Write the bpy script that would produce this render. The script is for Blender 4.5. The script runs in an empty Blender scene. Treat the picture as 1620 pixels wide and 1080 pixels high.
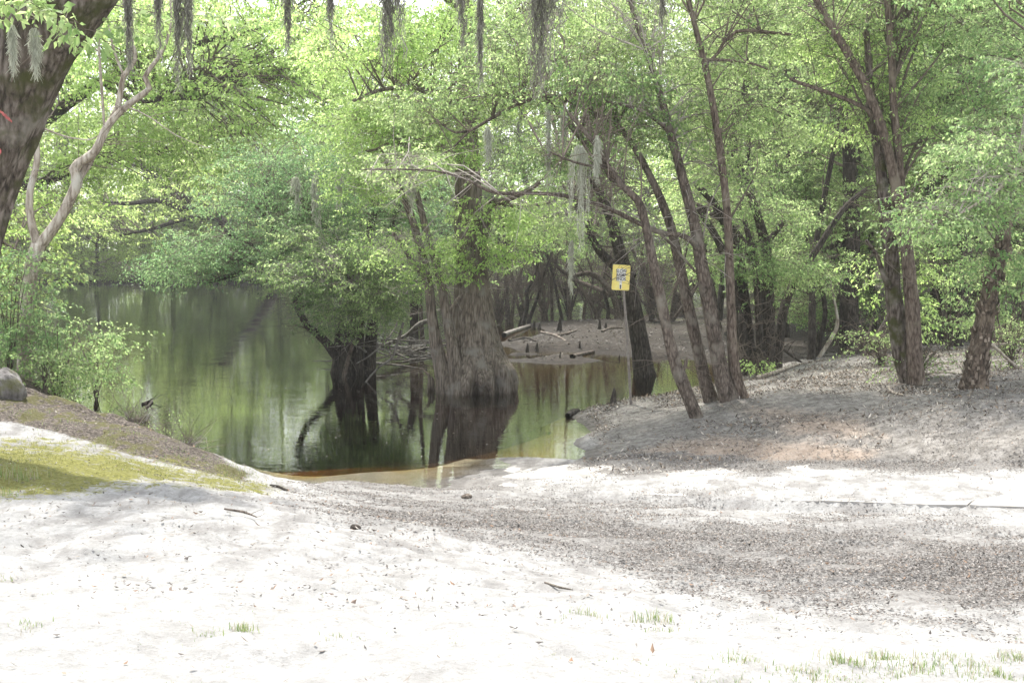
import bpy, math, random
import numpy as np
from mathutils import Vector
random.seed(7); RNG = np.random.default_rng(11)
SC = bpy.context.scene; COL = SC.collection
R = math.radians
# ------------------------------------------------------------------ camera
F, CX, CY, HOR, CZ = 2000.0, 810.0, 540.0, 390.0, 3.10      # a pixel of the 1620-wide photograph
cam = bpy.data.cameras.new('camera'); co = bpy.data.objects.new('camera', cam); COL.objects.link(co)
cam.sensor_width = 36; cam.lens = 36 * F / 1620; cam.clip_end = 2000; cam.clip_start = 0.1
TILT = math.atan((CY - HOR) / F)
co.location = (0, 0, CZ); co.rotation_euler = (math.pi / 2 - TILT, 0, 0); SC.camera = co
# ------------------------------------------------------------------ light
SUN_EL, SUN_AZ = 60.0, -22.0
w = bpy.data.worlds.new('World'); SC.world = w; w.use_nodes = True
nt = w.node_tree; bg = nt.nodes['Background']
sky = nt.nodes.new('ShaderNodeTexSky'); sky.sky_type = 'NISHITA'; sky.sun_disc = False
sky.sun_elevation = R(SUN_EL); sky.sun_rotation = R(SUN_AZ); sky.air_density = 1.0; sky.dust_density = 1.0
hs = nt.nodes.new('ShaderNodeHueSaturation'); hs.inputs['Saturation'].default_value = .2      # thin high cloud: a whiter sky
nt.links.new(sky.outputs[0], hs.inputs['Color']); nt.links.new(hs.outputs[0], bg.inputs[0]); bg.inputs[1].default_value = 0.15
sl = bpy.data.lights.new('sun', 'SUN'); so = bpy.data.objects.new('sun', sl); COL.objects.link(so)
sl.energy = 2.5; sl.angle = R(2.0); sl.color = (1.0, 0.95, 0.87)
S = Vector((math.sin(R(SUN_AZ)) * math.cos(R(SUN_EL)), math.cos(R(SUN_AZ)) * math.cos(R(SUN_EL)), math.sin(R(SUN_EL))))
so.rotation_euler = S.to_track_quat('Z', 'Y').to_euler()
SC.view_settings.view_transform = 'Standard'; SC.view_settings.look = 'None'
SC.view_settings.exposure = 2.0; SC.view_settings.gamma = 1
SC.render.engine = 'CYCLES'
cy = SC.cycles; cy.max_bounces = 7; cy.diffuse_bounces = 4; cy.glossy_bounces = 2; cy.transmission_bounces = 3
cy.transparent_max_bounces = 8; cy.caustics_reflective = False; cy.caustics_refractive = False
cy.use_adaptive_sampling = False; cy.sample_clamp_indirect = 4; cy.volume_bounces = 0

# ------------------------------------------------------------------ pixel <-> place
ct, st = math.cos(TILT), math.sin(TILT)
def ray(px, py):
    a = (px - CX) / F; b = (CY - py) / F
    return a, ct + b * st, -st + b * ct                      # x, y, z per unit of optical depth
def P(px, py, Y):
    dx, dy, dz = ray(px, py); k = Y / dy
    return (dx * k, Y, CZ + dz * k)
def PZ(px, py, z):
    dx, dy, dz = ray(px, py); k = (z - CZ) / dz
    return (dx * k, dy * k, z)
def proj(X, Y, Z):
    d = Y * ct - (Z - CZ) * st; v = Y * st + (Z - CZ) * ct
    d = np.where(np.abs(d) < 1e-3, 1e-3, d)
    return CX + F * X / d, CY - F * v / d, d

# ------------------------------------------------------------------ noise
def _hash(ix, iy, s):
    n = (ix.astype(np.int64) * 374761393 + iy.astype(np.int64) * 668265263 + s * 1442695041) & 0x7fffffff
    n = ((n ^ (n >> 13)) * 1274126177) & 0x7fffffff
    n = (n ^ (n >> 16)) & 0x7fffffff
    return n / 0x7fffffff
def vnoise(x, y, s=0):
    x = np.asarray(x, float); y = np.asarray(y, float)
    ix = np.floor(x); iy = np.floor(y); fx = x - ix; fy = y - iy
    fx = fx * fx * (3 - 2 * fx); fy = fy * fy * (3 - 2 * fy)
    a = _hash(ix, iy, s); b = _hash(ix + 1, iy, s); c = _hash(ix, iy + 1, s); d = _hash(ix + 1, iy + 1, s)
    return (a + (b - a) * fx) * (1 - fy) + (c + (d - c) * fx) * fy
def fbm(x, y, s=0, o=4):
    t = 0; a = .5; n = 0
    for k in range(o):
        t = t + a * vnoise(x * 2 ** k, y * 2 ** k, s + k * 17); n += a; a *= .5
    return t / n
def sstep(a, b, x):
    t = np.clip((x - a) / (b - a), 0, 1); return t * t * (3 - 2 * t)

# ------------------------------------------------------------------ terrain height
pixpts = [
 (0,1080,1.45),(400,1080,1.42),(810,1080,1.40),(1200,1080,1.32),(1620,1080,1.25),
 (0,950,1.40),(400,950,1.36),(810,950,1.16),(1200,950,.96),(1620,950,.90),
 (0,860,1.33),(300,850,1.30),(550,860,1.14),(760,870,.86),(1000,870,.66),(1300,870,.58),(1620,870,.60),
 (0,790,1.25),(250,780,1.20),(430,790,1.0),(560,800,.60),(700,800,.30),(900,815,.33),(1100,820,.38),(1300,835,.44),(1620,840,.50),
 (0,725,1.15),(150,730,1.05),(300,755,.88),(400,772,.70),(480,782,.48),(450,762,.25),
 (0,690,1.06),(150,708,.97),(0,620,1.32),(60,640,1.22),(100,650,1.14),(200,676,1.02),(300,706,.84),(375,732,.62),(404,748,.40),
 (1620,770,.56),(1450,742,.36),(1300,742,.28),(1100,744,.14),(950,746,.05),
 (950,690,.12),(1000,660,.20),(1050,650,.30),(1100,660,.40),(1150,632,.50),(1200,610,.55),(1290,573,.72),(1350,573,.82),
 (1430,595,.88),(1545,605,.95),(1620,590,1.0),(1620,640,.95),(1500,650,.86),(1300,660,.60),(1100,710,.25),(950,730,.08),
 (1300,715,.40),(1500,715,.55),(1620,700,.76),
 (830,548,.10),(812,541,.10),(815,556,.07),(950,584,-.35),(850,582,-.45),(1060,588,-.35),(760,575,-.5),(850,556,.07),(1000,558,.07),(930,550,.10),(1080,556,.08),(880,562,.05),(1040,563,.05),
 (690,550,.02),(850,540,.12),(1000,545,.10),(1100,540,.09),(1000,520,.10),(880,525,.07),
 (830,513,0),(900,507,0),(1000,503,.02),(1080,492,.02),(1150,470,.03),
 (800,567,0),(950,569,0),(1100,569,0),(1170,582,0),(705,562,0),(640,552,-.03),
 (1300,550,.10),(1400,552,.25),(1450,550,.5),(1620,545,.85),(1300,500,.2),(1450,500,.5),(1620,500,.9),(1300,450,.55),(1620,450,1.1),
 (1200,560,.05),(1200,500,.08),(1200,450,.2),
 (1050,600,-.25),(1150,590,-.15),(850,590,-.5),(960,600,-.35),(760,600,-.8)]
wpts = [(-10,0,1.5),(0,0,1.5),(10,0,1.45),(-10,-10,1.6),(10,-10,1.6),(0,-10,1.6),(-14,8,1.5),(-14,16,1.4),(12,8,.95),(14,16,1.1),(16,24,1.2),
 (-3.4,16.95,0),(-2.2,16.85,0),(-1,16.9,0),(0,17.2,0),(.8,17.8,0),(1.15,19.1,0),(1.19,20.7,0),(1.11,23.2,0),(2.36,24.9,0),(3.5,26.5,0),(4.9,28.9,0),(6.3,30.8,.02),
 (-3.6,17.6,0),(-4.4,18.3,0),(-5.4,19.1,0),(-6.6,20.3,0),(-8.1,22.5,0),(-10,25.3,0),(-12,29,0),(-16,36,0),(-24,50,0),(-36,70,0),(-50,90,0),
 (-3.5,18.6,-.4),(-5.2,20.5,-.5),(-8.2,21.4,.75),(-9.8,22.5,1.1),(-11.5,25,.95),(-14,29,1.0),(-19,36,1.1),(-30,50,1.2),(-44,68,1.2),(-20,22,1.3),
 (-2,17.5,-.05),(-1,18.2,-.10),(0,17.8,-.06),(.5,19,-.11),(.4,21,-.22),(-1.5,20,-.5),(0,23,-.5),(-3,22,-.8),(0,25,-.7),(-5,28,-1.6),(-2,30,-1.5),(2,28,-.6),
 (-8,34,-1.8),(-4,45,-1.2),(-12,55,-2),(-20,80,-2),(0,70,-1.6),(10,80,-1.2),(0,95,-1.2),(-30,95,-1),
 (-60,106,0),(-40,106,0),(-20,107,0),(0,108,0),(15,108,0),(28,100,.1),(-60,116,1),(-20,116,1),(10,118,1),(40,120,1.4),(-60,160,2.5),(0,160,2.5),(60,160,2.5),
 (45,60,1.3),(60,90,1.6),(30,30,1.4),(18,60,.5),(20,85,.5),(-70,60,1.5),(-60,30,1.6)]
CP = np.array([PZ(*p) for p in pixpts] + wpts, float)
def _phi(r2): return 0.5 * r2 * np.log(r2 + 1e-9)
_sc = 0.1
_q = CP[:, :2] * _sc
_n = len(_q); _K = _phi(((_q[:, None] - _q[None]) ** 2).sum(-1)) + np.eye(_n) * 2e-4
_Pm = np.c_[np.ones(_n), _q]
_A = np.block([[_K, _Pm], [_Pm.T, np.zeros((3, 3))]])
_wt = np.linalg.solve(_A, np.r_[CP[:, 2], np.zeros(3)])
RU = np.array((.856, -.517)); RV = np.array((.517, .856)); RN0 = np.array((-.08, 15.6))
def ramp_st(X, Y):
    dx, dy = X - RN0[0], Y - RN0[1]
    return dx * RU[0] + dy * RU[1], dx * RV[0] + dy * RV[1]
def ramp_z(s, t): return .06 + .074 * s + .012 * t
def ground(X, Y, fine=True):
    X = np.atleast_1d(np.asarray(X, float)); Y = np.atleast_1d(np.asarray(Y, float)); out = np.empty(len(X))
    for i in range(0, len(X), 20000):
        x = X[i:i+20000] * _sc; y = Y[i:i+20000] * _sc
        r2 = (x[:, None] - _q[None, :, 0]) ** 2 + (y[:, None] - _q[None, :, 1]) ** 2
        out[i:i+20000] = _phi(r2) @ _wt[:_n] + _wt[_n] + _wt[_n+1] * x + _wt[_n+2] * y
    far = np.maximum(sstep(130, 170, Y), sstep(60, 85, np.abs(X))); far = np.maximum(far, sstep(-12, -25, Y))
    out = np.clip(out, -2.5, 3.5) * (1 - far) + 1.8 * far
    fl = sstep(27, 32, Y) * sstep(.45, .2, np.abs(out - .25))          # keep the swampy flats flat
    if fine:
        land = sstep(-.15, .12, out); near = sstep(40, 20, Y)
        out = out + land * near * ((fbm(X * .9, Y * .9, 3) - .5) * (.10 + .13 * sstep(2, 4, X) * sstep(16.5, 18, Y)) + (fbm(X * 3.5, Y * 3.5, 9) - .5) * .045)
        out = out + sstep(.02, .1, out) * near * (fbm(X * 12, Y * 12, 5, 3) - .5) * .022
        out = out - land * sstep(22, 16, Y) * sstep(.60, .78, vnoise(X * 2.9 + .7 * np.sin(Y * 2), Y * 2.6, 88)) * .028 + land * sstep(22, 16, Y) * sstep(.66, .8, vnoise(X * 4.1, Y * 3.7, 89)) * .016
        bank = sstep(-2.6, -4.5, X) * sstep(14.8, 15.8, Y) * sstep(24, 20, Y)
        out = out + bank * (fbm(X * 2.0, Y * 2.0, 21) - .5) * .46 * land
    s, t = ramp_st(X, Y)
    wr = sstep(-2.6, -1.4, s) * sstep(-.25, .0, t) * sstep(2.75, 2.4, t)
    zr = ramp_z(s, t) + .004 + (fbm(X * .9 + t * .6, Y * .9, 31) - .5) * .07 + (fbm(X * 9, Y * 9, 33) - .5) * .015
    lip = sstep(-.5, -.05, t) * sstep(.0, -.05, t) * sstep(2.2, 3.2, s) * sstep(5.9, 5.2, s)
    zr = zr + .035 * sstep(1.8, 2.4, t) * (fbm(X * 1.3, Y * 1.3, 35) + .2)
    out = out * (1 - wr) + zr * wr - lip * .05
    return out
def gpt(px, py, z0=-1.0):
    """place on the ground (or on the water, z=0) seen at this pixel of the photograph"""
    Y = np.concatenate([np.arange(4, 40, .04), np.arange(40, 160, .25)]); dx, dy, dz = ray(px, py)
    X = dx / dy * Y; Z = CZ + dz / dy * Y; g = np.maximum(ground(X, Y, False), z0)
    k = int(np.argmax(g >= Z)); return (float(X[k]), float(Y[k]), float(g[k]))

# ------------------------------------------------------------------ mesh store
class MB:
    def __init__(s): s.v = []; s.f4 = []; s.f3 = []; s.n = 0; s.uv = None
    def add(s, v, q=None, t=None):
        v = np.asarray(v, np.float32).reshape(-1, 3)
        if q is not None and len(q): s.f4.append(np.asarray(q, np.int64).reshape(-1, 4) + s.n)
        if t is not None and len(t): s.f3.append(np.asarray(t, np.int64).reshape(-1, 3) + s.n)
        s.v.append(v); s.n += len(v)
    def mesh(s, name, smooth=True):
        me = bpy.data.meshes.new(name); v = np.concatenate(s.v) if s.v else np.zeros((0, 3), np.float32)
        q = np.concatenate(s.f4) if s.f4 else np.zeros((0, 4), np.int64); t = np.concatenate(s.f3) if s.f3 else np.zeros((0, 3), np.int64)
        me.vertices.add(len(v)); me.vertices.foreach_set('co', v.ravel())
        nl = len(q) * 4 + len(t) * 3; me.loops.add(nl); me.loops.foreach_set('vertex_index', np.r_[q.ravel(), t.ravel()].astype(np.int32))
        me.polygons.add(len(q) + len(t))
        me.polygons.foreach_set('loop_start', np.r_[np.arange(len(q)) * 4, len(q) * 4 + np.arange(len(t)) * 3].astype(np.int32))
        me.polygons.foreach_set('use_smooth', np.full(len(q) + len(t), smooth))
        me.update(calc_edges=True); return me
    def build(s, name, mat, parent=None, smooth=True):
        me = s.mesh(name, smooth); me.materials.append(mat)
        o = bpy.data.objects.new(name, me); COL.objects.link(o)
        if parent is not None: o.parent = parent
        return o
def tag(o, label=None, cat=None, group=None, kind=None):
    if label: o['label'] = label
    if cat: o['category'] = cat
    if group: o['group'] = group
    if kind: o['kind'] = kind
    return o
def empty(name, loc=(0, 0, 0), rz=0, s=1):
    o = bpy.data.objects.new(name, None); COL.objects.link(o); o.location = loc; o.rotation_euler = (0, 0, rz); o.scale = (s,) * 3
    o.empty_display_size = .2; return o
def copy_tree(root):
    r = root.copy(); COL.objects.link(r)
    for ch in list(root.children):
        c = ch.copy(); COL.objects.link(c); c.parent = r
        for g in list(ch.children):
            d = g.copy(); COL.objects.link(d); d.parent = c
    return r

def catmull(pts, rad, step):
    p = np.asarray(pts, float); r = np.asarray(rad, float)
    if len(p) == 2: n = max(2, int(np.linalg.norm(p[1] - p[0]) / step)); t = np.linspace(0, 1, n + 1)[:, None]; return p[0] + (p[1] - p[0]) * t, (r[0] + (r[1] - r[0]) * t[:, 0])
    pe = np.vstack([2 * p[0] - p[1], p, 2 * p[-1] - p[-2]]); o = []; ro = []
    for i in range(len(p) - 1):
        a, b, c, d = pe[i:i+4]; n = max(1, int(np.linalg.norm(c - b) / step)); t = (np.arange(n) / n)[:, None]
        o.append(.5 * ((2 * b) + (-a + c) * t + (2 * a - 5 * b + 4 * c - d) * t ** 2 + (-a + 3 * b - 3 * c + d) * t ** 3)); ro.append(r[i] + (r[i+1] - r[i]) * t[:, 0])
    o.append(p[-1:]); ro.append(r[-1:]); return np.vstack(o), np.concatenate(ro)
def tube(mb, pts, rad, sides=8, step=.15, rough=.0, seed=0, wob=0., cap=True, flute=0, flen=0.):
    c, r = catmull(pts, rad, step); n = len(c)
    if wob:
        a = np.arange(n) * step; sd = seed * 7.3
        c = c + np.c_[vnoise(a * 1.3, a * 0 + sd, 1) - .5, vnoise(a * 1.3, a * 0 + sd + 5, 2) - .5, (vnoise(a * 1.3, a * 0 + sd + 9, 3) - .5) * .3] * wob * sstep(0, 4, np.arange(n))[:, None]
    T = np.gradient(c, axis=0); T /= np.linalg.norm(T, axis=1)[:, None] + 1e-9
    up = np.array([0.3, 1, .05]) if abs(T[0][1]) < .8 else np.array([1., 0, .1])
    A = np.cross(T, up); A /= np.linalg.norm(A, axis=1)[:, None] + 1e-9; B = np.cross(T, A)
    th = np.arange(sides) / sides * 2 * math.pi
    rr = np.repeat(r[:, None], sides, 1)
    if rough:
        kk = np.arange(n)[:, None] * step
        rr = rr * (1 + rough * 2 * (vnoise(np.cos(th)[None] * 2.2 + 10 + seed * 3.1 + 0 * kk, np.sin(th)[None] * 2.2 + kk * .9, seed) - .5)
                     + rough * 1.2 * (vnoise(np.cos(th)[None] * 5 + 10 + seed + 0 * kk, np.sin(th)[None] * 5 + kk * 3.5, seed + 4) - .5))
    if flute:
        kk = np.linspace(0, 1, n)[:, None]; dl = np.arange(n)[:, None] * step
        rr = rr * (1 + flen * np.exp(-dl / .24) * (.5 + .5 * np.cos(th[None] * flute + seed)))
    v = c[:, None] + (np.cos(th)[None, :, None] * A[:, None] + np.sin(th)[None, :, None] * B[:, None]) * rr[:, :, None]
    i = np.arange(n - 1)[:, None] * sides; j = np.arange(sides)[None]; j2 = (j + 1) % sides
    q = np.stack([i + j, i + j2, i + sides + j2, i + sides + j], -1).reshape(-1, 4)
    mb.add(v, q)
    if cap:
        tv = np.vstack([v[-1], c[-1:] + T[-1:] * r[-1]]); mb.add(tv, None, np.stack([np.arange(sides), (np.arange(sides) + 1) % sides, np.full(sides, sides)], -1))
    return c, r
def sticks(mb, A, B, r0, r1, sag=0.0):
    """many thin three-sided twigs from A to B with a middle ring"""
    A = np.asarray(A, float); B = np.asarray(B, float); n = len(A)
    if n == 0: return
    r0 = np.broadcast_to(r0, (n,)); r1 = np.broadcast_to(r1, (n,)); sag = np.broadcast_to(sag, (n,))
    M = (A + B) / 2; L = np.linalg.norm(B - A, axis=1); M = M + RNG.normal(0, .05, (n, 3)) * L[:, None]; M[:, 2] += sag * L
    T = B - A; T /= L[:, None] + 1e-9; U = np.cross(T, np.array([.31, .2, 1.])); U /= np.linalg.norm(U, axis=1)[:, None] + 1e-9; W = np.cross(T, U)
    rings = []
    for c, r in ((A, r0), (M, (r0 + r1) / 2), (B, r1)):
        for k in range(3):
            a = k * 2.0944; rings.append(c + (U * math.cos(a) + W * math.sin(a)) * r[:, None])
    v = np.stack(rings, 1).reshape(-1, 3); b = (np.arange(n) * 9)[:, None]; q = []
    for s in (0, 3):
        for k in range(3):
            k2 = (k + 1) % 3; q.append(b + np.array([[s + k, s + k2, s + 3 + k2, s + 3 + k]]))
    mb.add(v, np.concatenate(q))

# ------------------------------------------------------------------ leaves
def spray_template(seed, nl, L=.45):
    r = np.random.default_rng(seed); pos = []; ax = []; nr = []; tw = []
    tw.append(((0, 0, 0), (L, 0, -.06)))
    nside = 4
    segs = [((0, 0, 0), (L, 0, -.06))]
    for k in range(nside):
        t = .2 + .7 * k / nside + r.uniform(-.05, .05); sgn = 1 if k % 2 else -1; a = sgn * r.uniform(.6, 1.1); ln = L * r.uniform(.35, .6)
        p0 = np.array((L * t, 0, -.06 * t)); p1 = p0 + np.array((math.cos(a) * ln, math.sin(a) * ln, r.uniform(-.08, .05))); segs.append((p0, p1))
    for i in range(nl):
        s = segs[i % len(segs)]; t = r.uniform(.15, 1.05); p = np.array(s[0]) * (1 - t) + np.array(s[1]) * t
        d = np.array(s[1]) - np.array(s[0]); a = math.atan2(d[1], d[0]) + r.choice([-1, 1]) * r.uniform(.2, 1.3)
        pos.append(p + r.normal(0, .012, 3)); el = r.normal(-.5, .5)
        ax.append((math.cos(a) * math.cos(el), math.sin(a) * math.cos(el), math.sin(el)))
        nn = np.array((r.normal(0, .85), r.normal(0, .85), 1.0)); nr.append(nn / np.linalg.norm(nn))
    return np.array(pos), np.array(ax), np.array(nr), np.array([(a, b) for a, b in segs])
TPL = {n: [spray_template(100 + n * 10 + k, n) for k in range(6)] for n in (10, 14, 20, 26)}
def sprays(mb, bmb, C, az, tilt, scale, nl=20, leaf=.055, wid=.5, tw=.0017, jit=.5):
    C = np.asarray(C, float); N = len(C)
    if N == 0: return
    which = RNG.integers(0, 6, N)
    for k in range(6):
        m = np.where(which == k)[0]
        if len(m) == 0: continue
        pos, ax, nr, segs = TPL[nl][k]
        ca, sa = np.cos(az[m]), np.sin(az[m]); ctl, stl = np.cos(tilt[m]), np.sin(tilt[m]); roll = RNG.normal(0, .35, len(m)); cr, sr = np.cos(roll), np.sin(roll)
        # columns: x -> along spray, y -> side, z -> up
        ex = np.stack([ca * ctl, sa * ctl, stl], -1); ey0 = np.stack([-sa, ca, 0 * sa], -1); ez0 = np.cross(ex, ey0)
        ey = ey0 * cr[:, None] + ez0 * sr[:, None]; ez = np.cross(ex, ey)
        def tr(v): return v[None, :, 0, None] * ex[:, None] + v[None, :, 1, None] * ey[:, None] + v[None, :, 2, None] * ez[:, None]
        s = scale[m][:, None, None]
        p = C[m][:, None] + tr(pos) * s; a = tr(ax) + RNG.normal(0, .15, (len(m), len(pos), 3)); n = tr(nr) + RNG.normal(0, .15, (len(m), len(pos), 3))
        b = np.cross(n, a); b /= np.linalg.norm(b, axis=-1, keepdims=True) + 1e-9; a /= np.linalg.norm(a, axis=-1, keepdims=True)
        L = leaf * RNG.uniform(1 - jit, 1 + jit, p.shape[:2])[..., None]; W = L * wid * .5
        dn = np.array((0, 0, -1.)) * L * .12
        v = np.stack([p, p + a * L * .45 - b * W, p + a * L + dn, p + a * L * .45 + b * W], 2).reshape(-1, 3)
        mb.add(v, np.arange(len(v)).reshape(-1, 4))
        if bmb is not None:
            s0 = C[m][:, None] + tr(segs[:, 0]) * s; s1 = C[m][:, None] + tr(segs[:, 1]) * s
            sticks(bmb, s0.reshape(-1, 3), s1.reshape(-1, 3), tw, tw * .4)
def clusters(mb, bmb, C, anch, rad, nspr=13, nl=20, leaf=.055, sscale=1.0, flat=.5, brr=.016, twigs=True, wid=.5, skip_branch=False, tw=.0017):
    """leafy clumps at C, each carried by a branch from the nearest point of the skeleton"""
    C = np.asarray(C, float).reshape(-1, 3); n = len(C)
    if n == 0: return
    rad = np.broadcast_to(rad, (n,)); anch = np.asarray(anch, float)
    D = anch[None] - C[:, None]; w_ = np.sqrt((D ** 2).sum(-1)) + np.maximum(D[..., 2], 0) * 1.0
    kk = min(6, len(anch)); near = np.argpartition(w_, kk - 1, axis=1)[:, :kk]; A = anch[near[np.arange(n), RNG.integers(0, kk, n)]]
    if not skip_branch:
        L = np.linalg.norm(C - A, axis=1); r0 = brr * np.clip(L / 2, .4, 2.2)
        for i in range(n):
            m1 = A[i] + (C[i] - A[i]) * .35 + np.array((0, 0, .12 * L[i])) + RNG.normal(0, .05 * L[i] + .001, 3)
            m2 = A[i] + (C[i] - A[i]) * .7 + np.array((0, 0, .12 * L[i])) + RNG.normal(0, .05 * L[i] + .001, 3)
            tube(bmb, [A[i], m1, m2, C[i]], [r0[i], r0[i] * .75, r0[i] * .5, r0[i] * .3], 4 if r0[i] < .03 else 6, max(.25, L[i] / 5), cap=False)
    k = nspr; u = RNG.normal(0, 1, (n, k, 3)); u /= np.linalg.norm(u, axis=-1, keepdims=True); u *= RNG.uniform(.15, 1, (n, k, 1)) ** .5
    off = u * rad[:, None, None] * np.array((1, 1, flat)); Pp = C[:, None] + off
    az = np.arctan2(off[..., 1], off[..., 0]) + RNG.normal(0, .6, (n, k)); tl = RNG.normal(-.12, .25, (n, k))
    base = C[:, None] * .8 + Pp * .2 if True else None
    if twigs: sticks(bmb, (C[:, None] + off * .1).reshape(-1, 3), Pp.reshape(-1, 3), tw * 2, tw, .05)
    sprays(mb, bmb if twigs else None, Pp.reshape(-1, 3), az.ravel(), tl.ravel(), np.full(n * k, sscale) * RNG.uniform(.75, 1.25, n * k), nl, leaf, wid, tw)

# ------------------------------------------------------------------ materials
def newmat(name):
    m = bpy.data.materials.new(name); m.use_nodes = True; n = m.node_tree.nodes; b = n['Principled BSDF']; return m, n, m.node_tree.links, b
def ramp(n, pts):
    r = n.new('ShaderNodeValToRGB'); e = r.color_ramp.elements
    while len(e) < len(pts): e.new(.5)
    for k, (p, c) in enumerate(pts): e[k].position = p; e[k].color = (*c, 1)
    return r
def leafmat(name, cols, trans=.5, rough=.45):
    """cols: dark to light leaf colours; every leaf is an island of its own and takes one of them"""
    m, n, l, b = newmat(name)
    geo = n.new('ShaderNodeNewGeometry'); oi = n.new('ShaderNodeObjectInfo'); tc = n.new('ShaderNodeTexCoord')
    no = n.new('ShaderNodeTexNoise'); no.inputs['Scale'].default_value = .55; no.inputs['Detail'].default_value = 2; l.new(tc.outputs['Object'], no.inputs[0])
    a = n.new('ShaderNodeMath'); a.operation = 'MULTIPLY_ADD'; l.new(geo.outputs['Random Per Island'], a.inputs[0]); a.inputs[1].default_value = .45; l.new(no.outputs[0], a.inputs[2])
    a2 = n.new('ShaderNodeMath'); a2.operation = 'MULTIPLY_ADD'; l.new(oi.outputs['Random'], a2.inputs[0]); a2.inputs[1].default_value = .18; l.new(a.outputs[0], a2.inputs[2])
    k = len(cols); r = ramp(n, [(.32 + .75 * i / (k - 1), c) for i, c in enumerate(cols)]); l.new(a2.outputs[0], r.inputs[0])
    tr = n.new('ShaderNodeBsdfTranslucent'); mx = n.new('ShaderNodeMixShader'); mx.inputs[0].default_value = trans
    hs = n.new('ShaderNodeHueSaturation'); hs.inputs['Hue'].default_value = .484; hs.inputs['Value'].default_value = 2.0; hs.inputs['Saturation'].default_value = .95
    l.new(r.outputs[0], hs.inputs['Color']); l.new(hs.outputs[0], tr.inputs[0]); l.new(r.outputs[0], b.inputs['Base Color'])
    b.inputs['Roughness'].default_value = rough; b.inputs['Specular IOR Level'].default_value = .3
    l.new(b.outputs[0], mx.inputs[1]); l.new(tr.outputs[0], mx.inputs[2]); l.new(mx.outputs[0], n['Material Output'].inputs[0]); return m
def barkmat(name, c0, c1, c2, sx=14, sz=3.0, bump=.02, lich=None, moss=None, rough=.9):
    m, n, l, b = newmat(name); tc = n.new('ShaderNodeTexCoord'); mp = n.new('ShaderNodeMapping'); l.new(tc.outputs['Object'], mp.inputs[0]); mp.inputs['Scale'].default_value = (sx, sx, sz)
    n1 = n.new('ShaderNodeTexNoise'); n1.inputs['Scale'].default_value = 1.0; n1.inputs['Detail'].default_value = 8; n1.inputs['Roughness'].default_value = .75; l.new(mp.outputs[0], n1.inputs[0])
    v = n.new('ShaderNodeTexVoronoi'); v.feature = 'DISTANCE_TO_EDGE'; v.inputs['Scale'].default_value = .9; 
    ad = n.new('ShaderNodeMixRGB'); ad.inputs[0].default_value = .35; l.new(mp.outputs[0], ad.inputs[1]); l.new(n1.outputs['Color'], ad.inputs[2]); l.new(ad.outputs[0], v.inputs[0])
    mt = n.new('ShaderNodeMath'); mt.operation = 'MULTIPLY_ADD'; l.new(v.outputs[0], mt.inputs[0]); mt.inputs[1].default_value = .9; l.new(n1.outputs[0], mt.inputs[2])
    mp2 = n.new('ShaderNodeMapping'); l.new(tc.outputs['Object'], mp2.inputs[0]); mp2.inputs['Scale'].default_value = (11, 11, 3.0); n4 = n.new('ShaderNodeTexNoise'); n4.inputs['Scale'].default_value = 1; n4.inputs['Detail'].default_value = 4; n4.inputs['Roughness'].default_value = .7; l.new(mp2.outputs[0], n4.inputs[0])
    m4 = n.new('ShaderNodeMath'); m4.operation = 'MULTIPLY_ADD'; l.new(n4.outputs[0], m4.inputs[0]); m4.inputs[1].default_value = 1.1; m4.inputs[2].default_value = -.55; m5 = n.new('ShaderNodeMath'); m5.operation = 'ADD'; l.new(m4.outputs[0], m5.inputs[0]); l.new(mt.outputs[0], m5.inputs[1]); mt = m5; bump *= 1.6
    r = ramp(n, [(.38, c0), (.62, c1), (.98, c2)]); l.new(mt.outputs[0], r.inputs[0]); out = r.outputs[0]
    n2 = n.new('ShaderNodeTexNoise'); n2.inputs['Scale'].default_value = 2.3; n2.inputs['Detail'].default_value = 5; l.new(tc.outputs['Object'], n2.inputs[0])
    for col, lo, hi, src in ((lich, .55, .68, n2.outputs[0]), (moss, .50, .66, None)):
        if col is None: continue
        if src is None:
            n3 = n.new('ShaderNodeTexNoise'); n3.inputs['Scale'].default_value = 4.1; n3.inputs['Detail'].default_value = 4; l.new(tc.outputs['Object'], n3.inputs[0]); src = n3.outputs[0]
        mr = n.new('ShaderNodeMapRange'); mr.inputs[1].default_value = lo; mr.inputs[2].default_value = hi; l.new(src, mr.inputs[0])
        mm = n.new('ShaderNodeMixRGB'); l.new(mr.outputs[0], mm.inputs[0]); l.new(out, mm.inputs[1]); mm.inputs[2].default_value = (*col, 1); out = mm.outputs[0]
    l.new(out, b.inputs['Base Color']); b.inputs['Roughness'].default_value = rough; b.inputs['Specular IOR Level'].default_value = .25
    bp = n.new('ShaderNodeBump'); bp.inputs['Distance'].default_value = bump; bp.inputs['Strength'].default_value = 1; l.new(mt.outputs[0], bp.inputs['Height']); l.new(bp.outputs[0], b.inputs['Normal']); return m
def plain(name, col, rough=.8, var=.25, sc=30, metal=0, bump=0):
    m, n, l, b = newmat(name); tc = n.new('ShaderNodeTexCoord'); no = n.new('ShaderNodeTexNoise'); no.inputs['Scale'].default_value = sc; no.inputs['Detail'].default_value = 5; l.new(tc.outputs['Object'], no.inputs[0])
    r = ramp(n, [(.3, tuple(c * (1 - var) for c in col)), (.7, tuple(min(1, c * (1 + var)) for c in col))]); l.new(no.outputs[0], r.inputs[0]); l.new(r.outputs[0], b.inputs['Base Color'])
    b.inputs['Roughness'].default_value = rough; b.inputs['Metallic'].default_value = metal
    if bump:
        bp = n.new('ShaderNodeBump'); bp.inputs['Distance'].default_value = bump; l.new(no.outputs[0], bp.inputs['Height']); l.new(bp.outputs[0], b.inputs['Normal'])
    return m
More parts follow.
